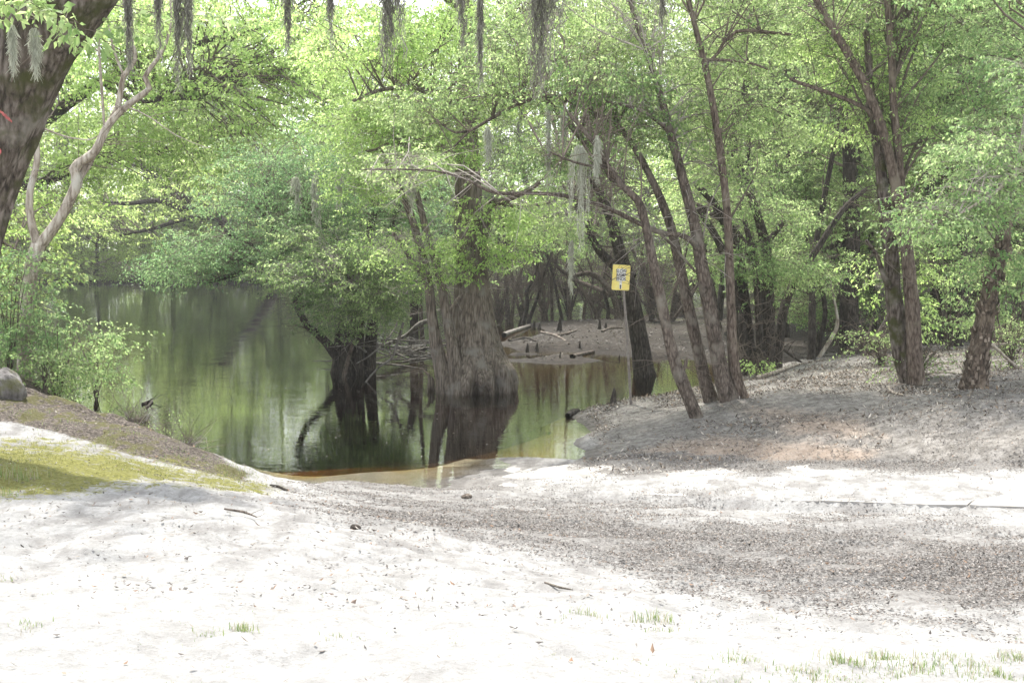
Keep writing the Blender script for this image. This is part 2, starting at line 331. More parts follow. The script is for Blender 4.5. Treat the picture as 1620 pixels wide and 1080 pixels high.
def islandmat(name, cols, rough=.8, trans=0):
    m, n, l, b = newmat(name); geo = n.new('ShaderNodeNewGeometry'); k = len(cols)
    r = ramp(n, [(i / k, c) for i, c in enumerate(cols)]); r.color_ramp.interpolation = 'CONSTANT'; l.new(geo.outputs['Random Per Island'], r.inputs[0]); l.new(r.outputs[0], b.inputs['Base Color']); b.inputs['Roughness'].default_value = rough
    if trans:
        tr = n.new('ShaderNodeBsdfTranslucent'); mx = n.new('ShaderNodeMixShader'); mx.inputs[0].default_value = trans; l.new(r.outputs[0], tr.inputs[0]); l.new(b.outputs[0], mx.inputs[1]); l.new(tr.outputs[0], mx.inputs[2]); l.new(mx.outputs[0], n['Material Output'].inputs[0])
    return m
M = {}
M['leaf_young'] = leafmat('leaf_young', [(.085, .175, .045), (.165, .29, .075), (.27, .41, .12), (.38, .50, .21)], .58)
M['leaf_mid'] = leafmat('leaf_mid', [(.045, .10, .035), (.10, .185, .06), (.185, .285, .10), (.31, .41, .18)], .55)
M['leaf_dark'] = leafmat('leaf_dark', [(.03, .085, .035), (.07, .155, .06), (.125, .24, .095), (.22, .34, .15)], .5)
M['leaf_blue'] = leafmat('leaf_blue', [(.05, .12, .04), (.10, .20, .07), (.18, .29, .105), (.28, .39, .17)], .5)
M['leaf_far'] = leafmat('leaf_far', [(.10, .19, .045), (.19, .31, .075), (.29, .42, .115), (.39, .50, .20)], .58)
M['bark_cypress'] = barkmat('bark_cypress', (.06, .049, .039), (.15, .125, .102), (.26, .225, .19), 34, 3.2, .02, (.20, .185, .165))
M['bark_oak'] = barkmat('bark_oak', (.03, .023, .018), (.10, .08, .065), (.24, .205, .18), 26, 7, .025, (.22, .2, .17), (.06, .062, .022))
M['bark_dark'] = barkmat('bark_dark', (.018, .015, .012), (.046, .038, .032), (.105, .09, .076), 34, 8, .014)
M['bark_brown'] = barkmat('bark_brown', (.038, .03, .024), (.105, .083, .068), (.21, .175, .145), 38, 12, .016, (.2, .18, .15))
M['bark_red'] = barkmat('bark_red', (.045, .033, .025), (.125, .095, .076), (.23, .19, .155), 36, 10, .016, (.2, .17, .13))
M['bark_flaky'] = barkmat('bark_flaky', (.04, .03, .022), (.12, .092, .07), (.26, .21, .165), 34, 13, .03, (.25, .2, .15))
M['bark_pale'] = barkmat('bark_pale', (.14, .11, .085), (.32, .28, .23), (.5, .46, .4), 18, 4, .008, (.42, .4, .35))
M['bark_grey'] = barkmat('bark_grey', (.08, .07, .06), (.17, .155, .14), (.28, .26, .235), 18, 3, .01)
M['twig'] = plain('twig', (.12, .095, .075), .9, .35, 3)
M['twig_pale'] = plain('twig_pale', (.30, .27, .24), .9, .35, 3)
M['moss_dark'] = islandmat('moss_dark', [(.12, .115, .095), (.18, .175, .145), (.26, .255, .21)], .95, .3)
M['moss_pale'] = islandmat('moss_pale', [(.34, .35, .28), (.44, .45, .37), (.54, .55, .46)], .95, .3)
M['grass'] = islandmat('grass', [(.13, .2, .06), (.18, .26, .08), (.24, .30, .12), (.30, .30, .17), (.33,.29,.2)], .6, .4)
M['dry'] = islandmat('dry', [(.30, .25, .17), (.24, .2, .14), (.38, .33, .25)], .8, .2)

# ground
def groundmat():
    m, n, l, b = newmat('ground'); geo = n.new('ShaderNodeNewGeometry')
    def noise(sc, det=5, ro=.6, stretch=None):
        t = n.new('ShaderNodeTexNoise'); t.inputs['Scale'].default_value = sc; t.inputs['Detail'].default_value = det; t.inputs['Roughness'].default_value = ro
        if stretch:
            mp = n.new('ShaderNodeMapping'); mp.inputs['Scale'].default_value = stretch; l.new(geo.outputs['Position'], mp.inputs[0]); l.new(mp.outputs[0], t.inputs[0])
        else: l.new(geo.outputs['Position'], t.inputs[0])
        return t.outputs[0]
    def attr(nm):
        a = n.new('ShaderNodeAttribute'); a.attribute_name = nm; return a.outputs['Fac']
    def math_(op, a, b_, c=None):
        x = n.new('ShaderNodeMath'); x.operation = op
        for i, v in enumerate((a, b_, c)):
            if v is None: continue
            if isinstance(v, (int, float)): x.inputs[i].default_value = v
            else: l.new(v, x.inputs[i])
        return x.outputs[0]
    def mapr(v, lo, hi):
        x = n.new('ShaderNodeMapRange'); x.interpolation_type = 'SMOOTHSTEP'; x.inputs[1].default_value = lo; x.inputs[2].default_value = hi; l.new(v, x.inputs[0]); return x.outputs[0]
    def mix(f, a, b_):
        x = n.new('ShaderNodeMixRGB'); l.new(f, x.inputs[0])
        for i, v in ((1, a), (2, b_)):
            if isinstance(v, tuple): x.inputs[i].default_value = (*v, 1)
            else: l.new(v, x.inputs[i])
        return x.outputs[0]
    nb = noise(1.1); nm_ = noise(7, 8, .7); nf = noise(30, 7, .75); nff = noise(95, 4, .75); nst = noise(2.6, 8, .72, (1.3, .7, 1))
    # pale sand with grey worn patches and fine specks of leaf crumbs
    sand = mix(mapr(nm_, .3, .7), (.27, .268, .26), (.39, .387, .378))
    sand = mix(math_('MULTIPLY', math_('MULTIPLY', mapr(nst, .42, .62), .75), attr('worn')), sand, (.165, .158, .152))
    sand = mix(math_('MULTIPLY', mapr(nf, .52, .66), .5), sand, (.17, .155, .14))
    sand = mix(math_('MULTIPLY', mapr(nff, .58, .68), .55), sand, (.12, .10, .085))
    # grey bank soil
    bank = mix(mapr(nm_, .35, .68), (.14, .13, .118), (.29, .275, .257)); bank = mix(math_('MULTIPLY', mapr(nf, .52, .7), .7), bank, (.075, .068, .062))
    bank = mix(math_('MULTIPLY', mapr(nff, .6, .68), .7), bank, (.42, .39, .35))
    # leaf crumbs
    lit = mix(mapr(nf, .35, .65), (.095, .09, .084), (.25, .24, .23)); lit = mix(math_('MULTIPLY', mapr(nff, .56, .66), .7), lit, (.30, .28, .26))
    # moss
    mos = mix(mapr(nf, .35, .7), (.10, .10, .026), (.23, .225, .075)); mos = mix(math_('MULTIPLY', mapr(nff, .6, .7), .5), mos, (.33, .3, .2))
    # bank flank: brown leafy humus
    hum = mix(mapr(nf, .42, .62), (.04, .034, .029), (.17, .145, .125)); hum = mix(math_('MULTIPLY', mapr(nst, .49, .57), .75), hum, (.085, .083, .028))
    # forest floor mud
    mud = mix(mapr(nm_, .35, .65), (.020, .017, .014), (.062, .053, .045)); mud = mix(math_('MULTIPLY', mapr(nf, .5, .7), .6), mud, (.10, .088, .077)); 
    mud = mix(math_('MULTIPLY', mapr(nb, .52, .68), attr('green')), mud, (.13, .17, .06))
    def edge(nm, amp=.5, w=.12):
        s = math_('MULTIPLY_ADD', math_('SUBTRACT', nm_, .5), amp * 1.6, attr(nm)); s = math_('MULTIPLY_ADD', math_('SUBTRACT', nf, .5), amp, s); return math_('MULTIPLY', mapr(s, .5 - w, .5 + w), mapr(attr(nm), .02, .3))
    c = mix(edge('mud'), sand, mud); c = mix(edge('bank'), c, bank); c = mix(math_('MULTIPLY', edge('orange', .9, .35), .4), c, (.40, .29, .21)); c = mix(edge('litter', 1.5, .3), c, lit)
    c = mix(edge('humus', .6), c, hum); c = mix(edge('moss', 1.9, .22), c, mos)
    sep = n.new('ShaderNodeSeparateXYZ'); l.new(geo.outputs['Position'], sep.inputs[0]); z = math_('MULTIPLY_ADD', math_('SUBTRACT', nm_, .5), .06, sep.outputs[2])
    wet = n.new('ShaderNodeMapRange'); wet.inputs[1].default_value = .10; wet.inputs[2].default_value = .015; l.new(z, wet.inputs[0])
    dk = n.new('ShaderNodeMixRGB'); dk.blend_type = 'MULTIPLY'; l.new(math_('MULTIPLY', wet.outputs[0], .8), dk.inputs[0]); l.new(c, dk.inputs[1]); dk.inputs[2].default_value = (.55, .52, .5, 1); c = dk.outputs[0]
    # river bed: sand near the landing, silt farther out
    bed = n.new('ShaderNodeMapRange'); bed.inputs[1].default_value = -.02; bed.inputs[2].default_value = -.13; l.new(z, bed.inputs[0])
    c = mix(bed.outputs[0], c, mix(attr('mud'), (.27, .205, .10), (.045, .036, .02)))
    l.new(c, b.inputs['Base Color']); b.inputs['Specular IOR Level'].default_value = .12
    ro = n.new('ShaderNodeMapRange'); ro.inputs[3].default_value = .97; ro.inputs[4].default_value = .8; l.new(wet.outputs[0], ro.inputs[0]); l.new(ro.outputs[0], b.inputs['Roughness'])
    h = math_('MULTIPLY_ADD', nff, .35, nf); h = math_('MULTIPLY_ADD', nm_, 1.2, h)
    bp = n.new('ShaderNodeBump'); bp.inputs['Distance'].default_value = .03; bp.inputs['Strength'].default_value = .8; l.new(h, bp.inputs['Height']); l.new(bp.outputs[0], b.inputs['Normal']); return m

def axis(a, lo, hi, step, gr, lim0, lim1):
    mid = list(np.arange(lo, hi, step)); s = step; x = lo; L = []
    while x > lim0: s *= gr; x -= s; L.append(x)
    s = step; x = mid[-1]; Rr = []
    while x < lim1: s *= gr; x += s; Rr.append(x)
    return np.array(L[::-1] + mid + Rr)
def polymask(px, py, poly, soft, ys=2.5):
    """1 inside the outline, falling to 0 across its edge"""
    q = np.array(poly, float) * (1, ys); py = py * ys; ins = np.zeros(px.shape, bool); dm = np.full(px.shape, 1e9)
    for i in range(len(q)):
        a = q[i]; b = q[(i + 1) % len(q)]
        c = ((a[1] > py) != (b[1] > py)); xx = (b[0] - a[0]) * (py - a[1]) / (b[1] - a[1] + 1e-9) + a[0]; ins ^= c & (px < xx)
        d = b - a; t = np.clip(((px - a[0]) * d[0] + (py - a[1]) * d[1]) / (d @ d), 0, 1); dm = np.minimum(dm, np.hypot(px - a[0] - t * d[0], py - a[1] - t * d[1]))
    return np.clip(.5 + np.where(ins, dm, -dm) / soft * .5, 0, 1)
POLY = dict(
 litter=[(500,790),(560,778),(640,778),(760,785),(900,792),(1080,800),(1280,813),(1620,832),(1800,850),(1800,990),(1620,975),(1450,965),(1300,945),(1050,915),(860,880),(700,845),(560,815)],
 litter2=[(905,742),(1000,715),(1150,722),(1300,728),(1620,728),(1620,742),(1300,744),(1000,748)],
 bank=[(895,655),(1000,628),(1180,590),(1290,560),(1450,545),(1900,520),(1900,742),(1300,744),(1050,748),(900,750),(940,700)],
 moss=[(-60,702),(60,702),(150,712),(300,742),(420,768),(490,796),(420,788),(300,764),(220,762),(160,768),(60,786),(-60,788)],
 humus=[(-100,560),(60,590),(180,650),(300,690),(410,745),(400,762),(300,738),(150,700),(60,672),(-100,650)],
 orange1=[(1000,715),(1120,690),(1250,700),(1400,712),(1380,732),(1200,735),(1050,735)],
 orange2=[(1150,640),(1330,655),(1400,690),(1250,690)])
def masks(X, Y, Z):
    px, py, d = proj(X, Y, Z); px = np.where(d > 1, px, 810); py = np.where(d > 1, py, 3000); py = np.clip(py, -500, 3500)
    m = {}
    wob = (fbm(X * .8, Y * .8, 41) - .5) * 60; px = px + wob; py = py + (fbm(X * 1.7, Y * 1.7, 47) - .5) * 16 * (py < 900)
    lit = polymask(px, py, POLY['litter'], 110); lit = np.maximum(lit * .92, polymask(px, py, POLY['litter2'], 20) * .95)
    m['litter'] = np.clip(lit * (.42 + 1.05 * fbm(X * .5, Y * 1.3, 71)), 0, 1); m['bank'] = polymask(px, py, POLY['bank'], 25) * sstep(40, 32, Y)
    m['moss'] = polymask(px, py, POLY['moss'], 45) * sstep(-2.2, -2.6, X); m['humus'] = np.maximum(polymask(px, py, POLY['humus'], 22), sstep(-5, -6, X) * sstep(17.2, 18, Y)) * (Y < 60)
    m['orange'] = np.maximum(polymask(px, py, POLY['orange1'], 30), polymask(px, py, POLY['orange2'], 40) * .8)
    m['mud'] = np.maximum(sstep(26, 28.5, Y + .25 * (X - 6) * (X > 6)), sstep(-.1, -.3, Z) * (Y > 22)); m['worn'] = .25 + .75 * sstep(6.0, 8.5, Y + (fbm(X * .7, Y * .7, 61) - .5) * 3); m['green'] = sstep(38, 60, Y) * sstep(3, 9, X) * .7
    return m
def build_ground():
    xs = axis('x', -11, 11, .085, 1.07, -300, 300); ys = np.concatenate([axis('y', 3.5, 20, .07, 1.1, -40, 3.0)[:-1], []])
    ys = ys[ys < 20]; y2 = list(np.arange(20, 40, .14)); s = .14; y = y2[-1]
    while y < 420: s *= 1.03; y += s; y2.append(y)
    ys = np.concatenate([ys, y2]); X, Y = np.meshgrid(xs, ys); sh = X.shape; X = X.ravel(); Y = Y.ravel(); Z = ground(X, Y)
    mb = MB(); i = np.arange(sh[0] - 1)[:, None] * sh[1]; j = np.arange(sh[1] - 1)[None]
    mb.add(np.c_[X, Y, Z], np.stack([i + j, i + j + 1, i + sh[1] + j + 1, i + sh[1] + j], -1).reshape(-1, 4))
    o = mb.build('ground', groundmat()); tag(o, kind='structure')
    for k, v in masks(X, Y, Z).items():
        a = o.data.attributes.new(k, 'FLOAT', 'POINT'); a.data.foreach_set('value', v.astype(np.float32))
    return o
build_ground()

def watermat():
    m, n, l, b = newmat('river_water'); n.remove(b); geo = n.new('ShaderNodeNewGeometry')
    mp = n.new('ShaderNodeMapping'); mp.inputs['Scale'].default_value = (1.0, 2.2, 1); l.new(geo.outputs['Position'], mp.inputs[0])
    t1 = n.new('ShaderNodeTexNoise'); t1.inputs['Scale'].default_value = 2.4; t1.inputs['Detail'].default_value = 3; l.new(mp.outputs[0], t1.inputs[0])
    t2 = n.new('ShaderNodeTexNoise'); t2.inputs['Scale'].default_value = .35; t2.inputs['Detail'].default_value = 2; l.new(mp.outputs[0], t2.inputs[0])
    mr = n.new('ShaderNodeMapRange'); mr.inputs[1].default_value = .35; mr.inputs[2].default_value = .65; mr.inputs[3].default_value = .25; mr.inputs[4].default_value = 1; l.new(t2.outputs[0], mr.inputs[0])
    bp = n.new('ShaderNodeBump'); bp.inputs['Distance'].default_value = .0045; l.new(mr.outputs[0], bp.inputs['Strength']); l.new(t1.outputs[0], bp.inputs['Height'])
    fr = n.new('ShaderNodeFresnel'); fr.inputs['IOR'].default_value = 1.33; l.new(bp.outputs[0], fr.inputs['Normal'])
    gl = n.new('ShaderNodeBsdfGlossy'); gl.inputs['Roughness'].default_value = .03; gl.inputs['Color'].default_value = (1, 1, 1, 1); l.new(bp.outputs[0], gl.inputs['Normal'])
    tr = n.new('ShaderNodeBsdfTransparent'); tr.inputs[0].default_value = (1, 1, 1, 1)
    mx = n.new('ShaderNodeMixShader'); l.new(fr.outputs[0], mx.inputs[0]); l.new(tr.outputs[0], mx.inputs[1]); l.new(gl.outputs[0], mx.inputs[2]); l.new(mx.outputs[0], n['Material Output'].inputs['Surface'])
    va = n.new('ShaderNodeVolumeAbsorption'); va.inputs['Color'].default_value = (.75, .58, 0, 1); va.inputs['Density'].default_value = 1.25; l.new(va.outputs[0], n['Material Output'].inputs['Volume'])
    return m
def build_water():
    mb = MB(); x0, x1, y0, y1, zb = -110, 75, 15.2, 112, -2.7
    v = [(x0,y0,0),(x1,y0,0),(x1,y1,0),(x0,y1,0),(x0,y0,zb),(x1,y0,zb),(x1,y1,zb),(x0,y1,zb)]
    mb.add(v, [(0,1,2,3),(7,6,5,4),(4,5,1,0),(5,6,2,1),(6,7,3,2),(7,4,0,3)])
    tag(mb.build('river_water', watermat(), smooth=False), kind='structure')
build_water()

# boat ramp: concrete panels half buried in sand, running down into the river
def build_ramp():
    root = empty('boat_ramp', (float(RN0[0]), float(RN0[1]), 0)); tag(root, 'pale sand-dusted concrete boat ramp slabs sloping down into the river', 'boat ramp')
    mat = plain('concrete', (.32, .305, .285), .95, .5, 2.6, bump=.012)
    for k in range(9):
        s0, s1 = -2.2 + k * 1.55, -2.2 + (k + 1) * 1.55 - .03; n1, n2 = 30, 44; S_, T_ = np.meshgrid(np.linspace(s0, s1, n1), np.linspace(0, 2.45, n2)); S_ = S_.ravel(); T_ = T_.ravel()
        top = ramp_z(S_, T_) + (fbm(S_ * 2, T_ * 2, 77) - .5) * .03 + (k % 3 - 1) * .006; X = RN0[0] + S_ * RU[0] + T_ * RV[0]; Y = RN0[1] + S_ * RU[1] + T_ * RV[1]
        eps = .0; v = np.vstack([np.c_[X - root.location.x, Y - root.location.y, top], np.c_[X - root.location.x, Y - root.location.y, top - .12]]); N = n1 * n2; q = []
        i = np.arange(n2 - 1)[:, None] * n1; j = np.arange(n1 - 1)[None]; a = np.stack([i + j, i + j + 1, i + n1 + j + 1, i + n1 + j], -1).reshape(-1, 4); q.append(a); q.append(a[:, ::-1] + N)
        bd = list(range(n1)) + [r * n1 + n1 - 1 for r in range(1, n2)] + [(n2 - 1) * n1 + c for c in range(n1 - 2, -1, -1)] + [r * n1 for r in range(n2 - 2, 0, -1)]
        bd = np.array(bd); b2 = np.roll(bd, -1); q.append(np.stack([bd, bd + N, b2 + N, b2], -1)); mb = MB(); mb.add(v, np.concatenate(q)); mb.build('slab', mat, root, smooth=False)
build_ramp()

# the damp air over the river: distant woods go pale
def build_haze():
    mb = MB(); x0, x1, y0, y1, z0, z1 = -320, 320, -60, 460, -4, 34
    mb.add([(x0,y0,z0),(x1,y0,z0),(x1,y1,z0),(x0,y1,z0),(x0,y0,z1),(x1,y0,z1),(x1,y1,z1),(x0,y1,z1)], [(3,2,1,0),(4,5,6,7),(0,1,5,4),(1,2,6,5),(2,3,7,6),(3,0,4,7)])
    m, n, l, b = newmat('haze'); n.remove(b); v = n.new('ShaderNodeVolumePrincipled'); v.inputs['Color'].default_value = (.92, .95, .93, 1); v.inputs['Density'].default_value = HAZE; v.inputs['Anisotropy'].default_value = .3; l.new(v.outputs[0], n['Material Output'].inputs['Volume'])
    tag(mb.build('haze', m, smooth=False), kind='stuff')
HAZE = .0005
build_haze()

# ------------------------------------------------------------------ trees placed by hand
def lift(pts, Y0):
    o = []; r = []
    for p in pts:
        Y = Y0 + (p[3] if len(p) > 3 else 0); x = P(p[0], p[1], Y); o.append(x); r.append(p[2] / 2 * Y / F)
    return np.array(o), np.array(r)
def rel(a, loc): return np.asarray(a, float) - np.array(loc)
def ell(cx, cy, rx, ry, Y, dY, n, rng=RNG):
    a = rng.uniform(0, 2 * math.pi, n); q = np.sqrt(rng.uniform(0, 1, n)); y = Y + rng.uniform(-dY, dY, n)
    return np.array([P(cx + rx * q[i] * math.cos(a[i]), cy + ry * q[i] * math.sin(a[i]), y[i]) for i in range(n)])
def hand_tree(name, label, stems, bark, cat='tree', group=None, base=None, crown=(), leaf='leaf_mid', ls=.07, nl=26, nspr=13, crad=.55, flute=5, flen=.5, sides=12, rough=.10, wob=.0, Y0=None, sink=.25, bare=(), brr=.016, flat=.5, deadtw=0, extra_label=None, twigmat='twig', step=.12, sscale=1.0, dens=1.25):
    k_ = {'bark_brown': .82, 'bark_red': .73, 'bark_flaky': .86, 'bark_cypress': .9}.get(bark, 1); stems = [[(p[0], p[1], p[2] * k_, *p[3:]) for p in s] for s in stems]
    b = stems[0][0]
    if Y0 is None: Y0 = gpt(b[0], b[1], 0)[1]
    loc = P(b[0], b[1], Y0); loc = (loc[0], loc[1], max(0, float(ground(loc[0], loc[1])[0]))) 
    root = empty(name, loc); tag(root, label, cat, group); tm = MB(); sk = []
    for k, s in enumerate(stems):
        p, r = lift(s, Y0)
        first = k == 0 or (len(s[0]) > 4 and s[0][4] == 'g')
        if first: p = np.vstack([p[0] + (p[0] - p[1]) / np.linalg.norm(p[0] - p[1]) * sink, p]); r = np.r_[r[0], r]
        c, rr = tube(tm, rel(p, loc), r, sides if r.max() > .04 else 7, step if r.max() > .05 else .2, rough, seed=k + len(name) + int(abs(b[0])), wob=wob if not first else wob, flute=flute if first else 0, flen=flen)
        sk.append(c[max(0, int(len(c) * (.35 if first else .1))):])
    tm.build('trunk', M[bark], root)
    sk = np.vstack(sk)[::3]; bm = MB(); lm = MB()
    for e in crown:
        C = rel(ell(*e[:4], Y0 + e[4], e[5], int(e[6] * dens + .5)), loc); clusters(lm, bm, C, sk, crad * 1.25 * RNG.uniform(.6, 1.4, len(C)), max(3, int(nspr * (1.05 if ls < .075 else .85))), nl, ls * (.86 if ls < .075 else 1), flat=flat, brr=brr, sscale=sscale)
    if deadtw:
        i = RNG.integers(0, len(sk), deadtw); A = sk[i]; Bv = RNG.normal(0, 1, (deadtw, 3)) * (1, 1, .5); Bv[:, 2] -= .15; Bv /= np.linalg.norm(Bv, axis=1)[:, None]; L = RNG.uniform(.3, 1.3, deadtw)[:, None]
        sticks(bm, A, A + Bv * L, .007, .003, .05); j = RNG.integers(0, deadtw, deadtw * 2); t = RNG.uniform(.3, .9, (deadtw * 2, 1)); A2 = A[j] + Bv[j] * L[j] * t; B2 = A2 + RNG.normal(0, .25, (deadtw * 2, 3)); sticks(bm, A2, B2, .004, .002)
    if bm.n: bm.build('branches', M[twigmat], root)
    if lm.n: lm.build('crown', M[leaf], root, smooth=False)
    return root, loc, sk, Y0

# the leaning oak at the left edge of the landing
oak, oloc, osk, oY = hand_tree('oak_tree', 'massive leaning rough-barked oak trunk with red paint marks and hanging moss',
  [[(-165,760,165),(-130,640,150),(-95,500,140),(-68,380,130),(-35,280,122),(6,185,116),(50,90,114),(108,5,118),(165,-70,105),(200,-150,90,.3),(190,-260,70,.8),(130,-380,45,1.5)],
   [(40,100,70,.1),(18,10,66,.2),(-10,-70,55,.3),(-60,-190,40,.5)]],
  'bark_oak', Y0=12.2, crown=[(70,30,55,30,-.9,.2,4),(20,10,30,20,-.8,.2,2),(288,45,22,28,.2,.2,2),(215,35,22,22,.3,.2,2),(-120,-350,300,160,0,3,25),(-350,-150,250,200,0,3,20),(150,-380,160,70,1,2,8)],
  leaf='leaf_mid', ls=.085, nl=14, nspr=4, crad=.16, sides=40, rough=.07, step=.06, flute=6, flen=.35, sscale=.55)
hand_tree('overhead_oak', 'oak behind the viewpoint whose high limb carries the dark moss strands along the top', [[(-2400,1500,170),(-2300,600,150),(-2000,0,110),(-1400,-260,80),(-600,-270,70),(0,-240,60),(520,-230,50),(930,-220,38),(1200,-240,20),(1500,-330,8)]], 'bark_oak', Y0=5.7, sides=14, flute=0)
def paint_marks():
    rng = np.random.default_rng(5); pm = plain('red_paint', (.34, .09, .085), .85, .5, 25)
    for (cx, cy_, w, h, sl) in ((9, 184, 20, 6, .45), (-1, 240, 6, 10, 0), (-12, 176, 12, 5, .3)):
        n1, n2 = 14, 6; g = []; mb = MB()
        for j in range(n2):
            for i in range(n1):
                u = (i / (n1 - 1) - .5) * 2; v = (j / (n2 - 1) - .5) * 2; wob = 1 + .35 * math.sin(i * 2.1) * v * v
                px = cx + u * w * .5; py = cy_ + v * h * .5 * (1 - .55 * u * u) * wob + u * w * sl
                c = oloc + osk; q, qy, d = proj(c[:, 0], c[:, 1], c[:, 2]); k = int(np.argmin((qy - py) ** 2 + (q - px) ** 2 * .3)); rr = 60 / F * 12.2; dx = (px - q[k]) / F * 12.2 * .86
                Y = c[k, 1] - math.sqrt(max(rr * rr - dx * dx, .01)) * 1.10 - .012; g.append(P(px, py, Y))
        i = np.arange(n2 - 1)[:, None] * n1; j = np.arange(n1 - 1)[None]; mb.add(rel(g, oloc), np.stack([i + j, i + n1 + j, i + n1 + j + 1, i + j + 1], -1).reshape(-1, 4))
        mb.build('paint_mark', pm, oak)
paint_marks()

# pale forked tree behind the left shrubs
hand_tree('forked_tree', 'slender pale-barked forked tree with a kinked limb behind the left shrubs',
  [[(38,615,24),(42,520,21),(46,450,22),(58,400,23),(62,388,22)],
   [(62,390,19),(95,345,17),(122,290,17),(117,268,16),(124,258,14),(150,240,14),(170,200,12),(200,168,11),(236,140,9),(229,122,8),(256,82,6),(270,40,4),(268,-20,3)],
   [(122,285,13,.1),(138,262,12,.15),(168,205,10,.2),(186,170,9,.2),(196,120,8,.2),(214,95,7,.2),(205,50,5,.2),(195,0,3,.2)],
   [(60,392,14),(48,345,12),(47,305,11),(58,255,10),(55,200,9),(52,130,8),(60,60,6),(66,-20,4)],
   [(165,200,4,.1),(160,130,5,.1),(156,60,4,.1),(162,0,3,.1)],[(196,120,4,.2),(180,80,4,.2),(170,30,3,.2)],
   [(200,168,3,0),(236,185,2,-.1),(280,215,1.6,-.2),(330,235,1.2,-.2)],[(62,200,3),(90,212,3),(110,218,2.5),(140,222,2),(165,212,1.5)]],
  'bark_pale', Y0=22.5, crown=[(60,40,60,70,.8,.8,6),(205,10,60,40,.8,.8,5),(260,40,40,40,.5,.5,3),(30,330,30,90,.8,.6,5)], leaf='leaf_young', ls=.06, crad=.5, deadtw=60, rough=.12, nspr=9)

# bald cypress standing in the water
def cypress():
    bx, by, _ = PZ(757, 617, 0); root = empty('cypress_tree', (bx, by, 0)); tag(root, 'massive grey cypress with a flared fluted base standing in the river', 'tree')
    prof = [(640,695,818),(617,697,820),(600,698,819),(585,700,815),(570,703,806),(550,708,797),(525,713,790),(500,716,784),(470,718,778),(440,719,773),(410,720,769),(380,720,766),(350,720,764),(300,720,762),(250,721,758),(200,722,756),(120,724,752),(40,726,748),(-60,728,745),(-200,731,742)]
    z = []; xc = []; rr = []
    for py, x0, x1 in prof:
        a = P(x0, py, by); b = P(x1, py, by); z.append(a[2]); xc.append((a[0] + b[0]) / 2 - bx); rr.append((b[0] - a[0]) / 2)
    z = np.array(z); zz = np.concatenate([np.arange(z[0], 3.2, .035), np.arange(3.2, z[-1], .12)]); xc = np.interp(zz, z, xc); rr = np.interp(zz, z, rr)
    n = 160; th = np.arange(n) / n * 2 * math.pi; tg, zg = np.meshgrid(th, zz)
    lob = np.zeros_like(tg); fl = np.exp(-np.clip(zg, 0, 9) / .55)
    rng = np.random.default_rng(3); cuts = [-1.57 + x for x in (-1.15, -.62, -.12, .22, .62, 1.15, 1.7, 2.3, 2.9, 3.6, 4.3)]
    for i, c in enumerate(cuts):
        d = np.angle(np.exp(1j * (tg - c - .05 * np.sin(zg * 2 + i)))); dep = (.16, .2, .3, .16, .26, .14, .2, .22, .2, .2, .2)[i]; hh = (.5, .9, .55, .4, .85, .6, .7, .8, .6, .8, .5)[i]
        lob -= dep * np.exp(-(d / (.06 + .05 * np.exp(-zg / .4))) ** 2) * np.exp(-(np.clip(zg, 0, 9) / hh) ** 2)
    for c, zc_, am, sw, sz in ((-1.57 + .85, .62, .13, .30, .24), (-1.57 + .05, .30, .12, .2, .16), (-1.57 - .35, .2, .07, .2, .2), (-1.57 + 1.3, .35, .08, .2, .3)):
        d = np.angle(np.exp(1j * (tg - c))); lob += am * np.exp(-(d / sw) ** 2 - ((zg - zc_) / sz) ** 2)
    nz = (vnoise(np.cos(tg) * 3 + 9, np.sin(tg) * 3 + zg * .8, 3) - .5) * .09 + (vnoise(np.cos(tg) * 9 + 9, np.sin(tg) * 9 + zg * 1.6, 5) - .5) * .05 + (vnoise(np.cos(tg) * 30 + 40, np.sin(tg) * 30 + zg * 2.5, 7) - .5) * .02
    rad = rr[:, None] * (1.0 + lob * (.9 * fl + .5 * (zg < 1.2)) + nz * sstep(6, 2, zg) + nz * .4)
    v = np.stack([xc[:, None] + np.cos(tg) * rad, np.sin(tg) * rad, zg], -1)
    i = np.arange(len(zz) - 1)[:, None] * n; j = np.arange(n)[None]; j2 = (j + 1) % n; mb = MB(); mb.add(v, np.stack([i + j, i + j2, i + n + j2, i + n + j], -1).reshape(-1, 4))
    sk = [np.c_[xc[::8], 0 * xc[::8], zz[::8]]]
    for s in ([(755,430,16,-.1),(775,330,12,-.3),(800,318,10,-.8),(840,300,8,-1.2),(855,290,6,-1.4)],[(760,345,10,.1),(785,322,9,.5),(830,328,7,1),(870,320,5,1.4)],[(742,180,14,0),(690,150,10,-1),(620,140,7,-2),(560,160,5,-2.5)],[(745,80,14,0),(820,40,10,1),(900,20,7,1.5)],[(738,20,12,0),(640,-40,9,-1),(540,-60,6,-1)],
              [(738,250,9,-.1),(690,235,7,-1),(640,230,5,-1.6),(580,240,4,-2)]):
        p, r = lift(s, by); c, _ = tube(mb, rel(p, root.location), r, 8, .15, .1, wob=.06); sk.append(c[5:])
    mb.build('trunk', M['bark_cypress'], root); sk = np.vstack(sk)[::2]; bm, lm = MB(), MB()
    for e in [(690,90,170,110,-.5,2.5,60),(600,40,150,70,-1,2.5,34),(640,210,110,50,-1.5,1.2,20),(850,60,110,70,1,2,26),(730,-130,330,120,0,3.5,60),(738,405,42,22,-1.0,.25,4),(800,400,50,22,-.8,.4,5),(830,340,60,35,.4,1,10),(770,330,40,20,-.9,.3,3)]:
        C = rel(ell(*e[:4], by + e[4], e[5], e[6]), root.location); clusters(lm, bm, C, sk, .6 * RNG.uniform(.7, 1.4, len(C)), 12, 26, .065)
    bm.build('branches', M['twig'], root); lm.build('crown', M['leaf_young'], root, smooth=False)
cypress()
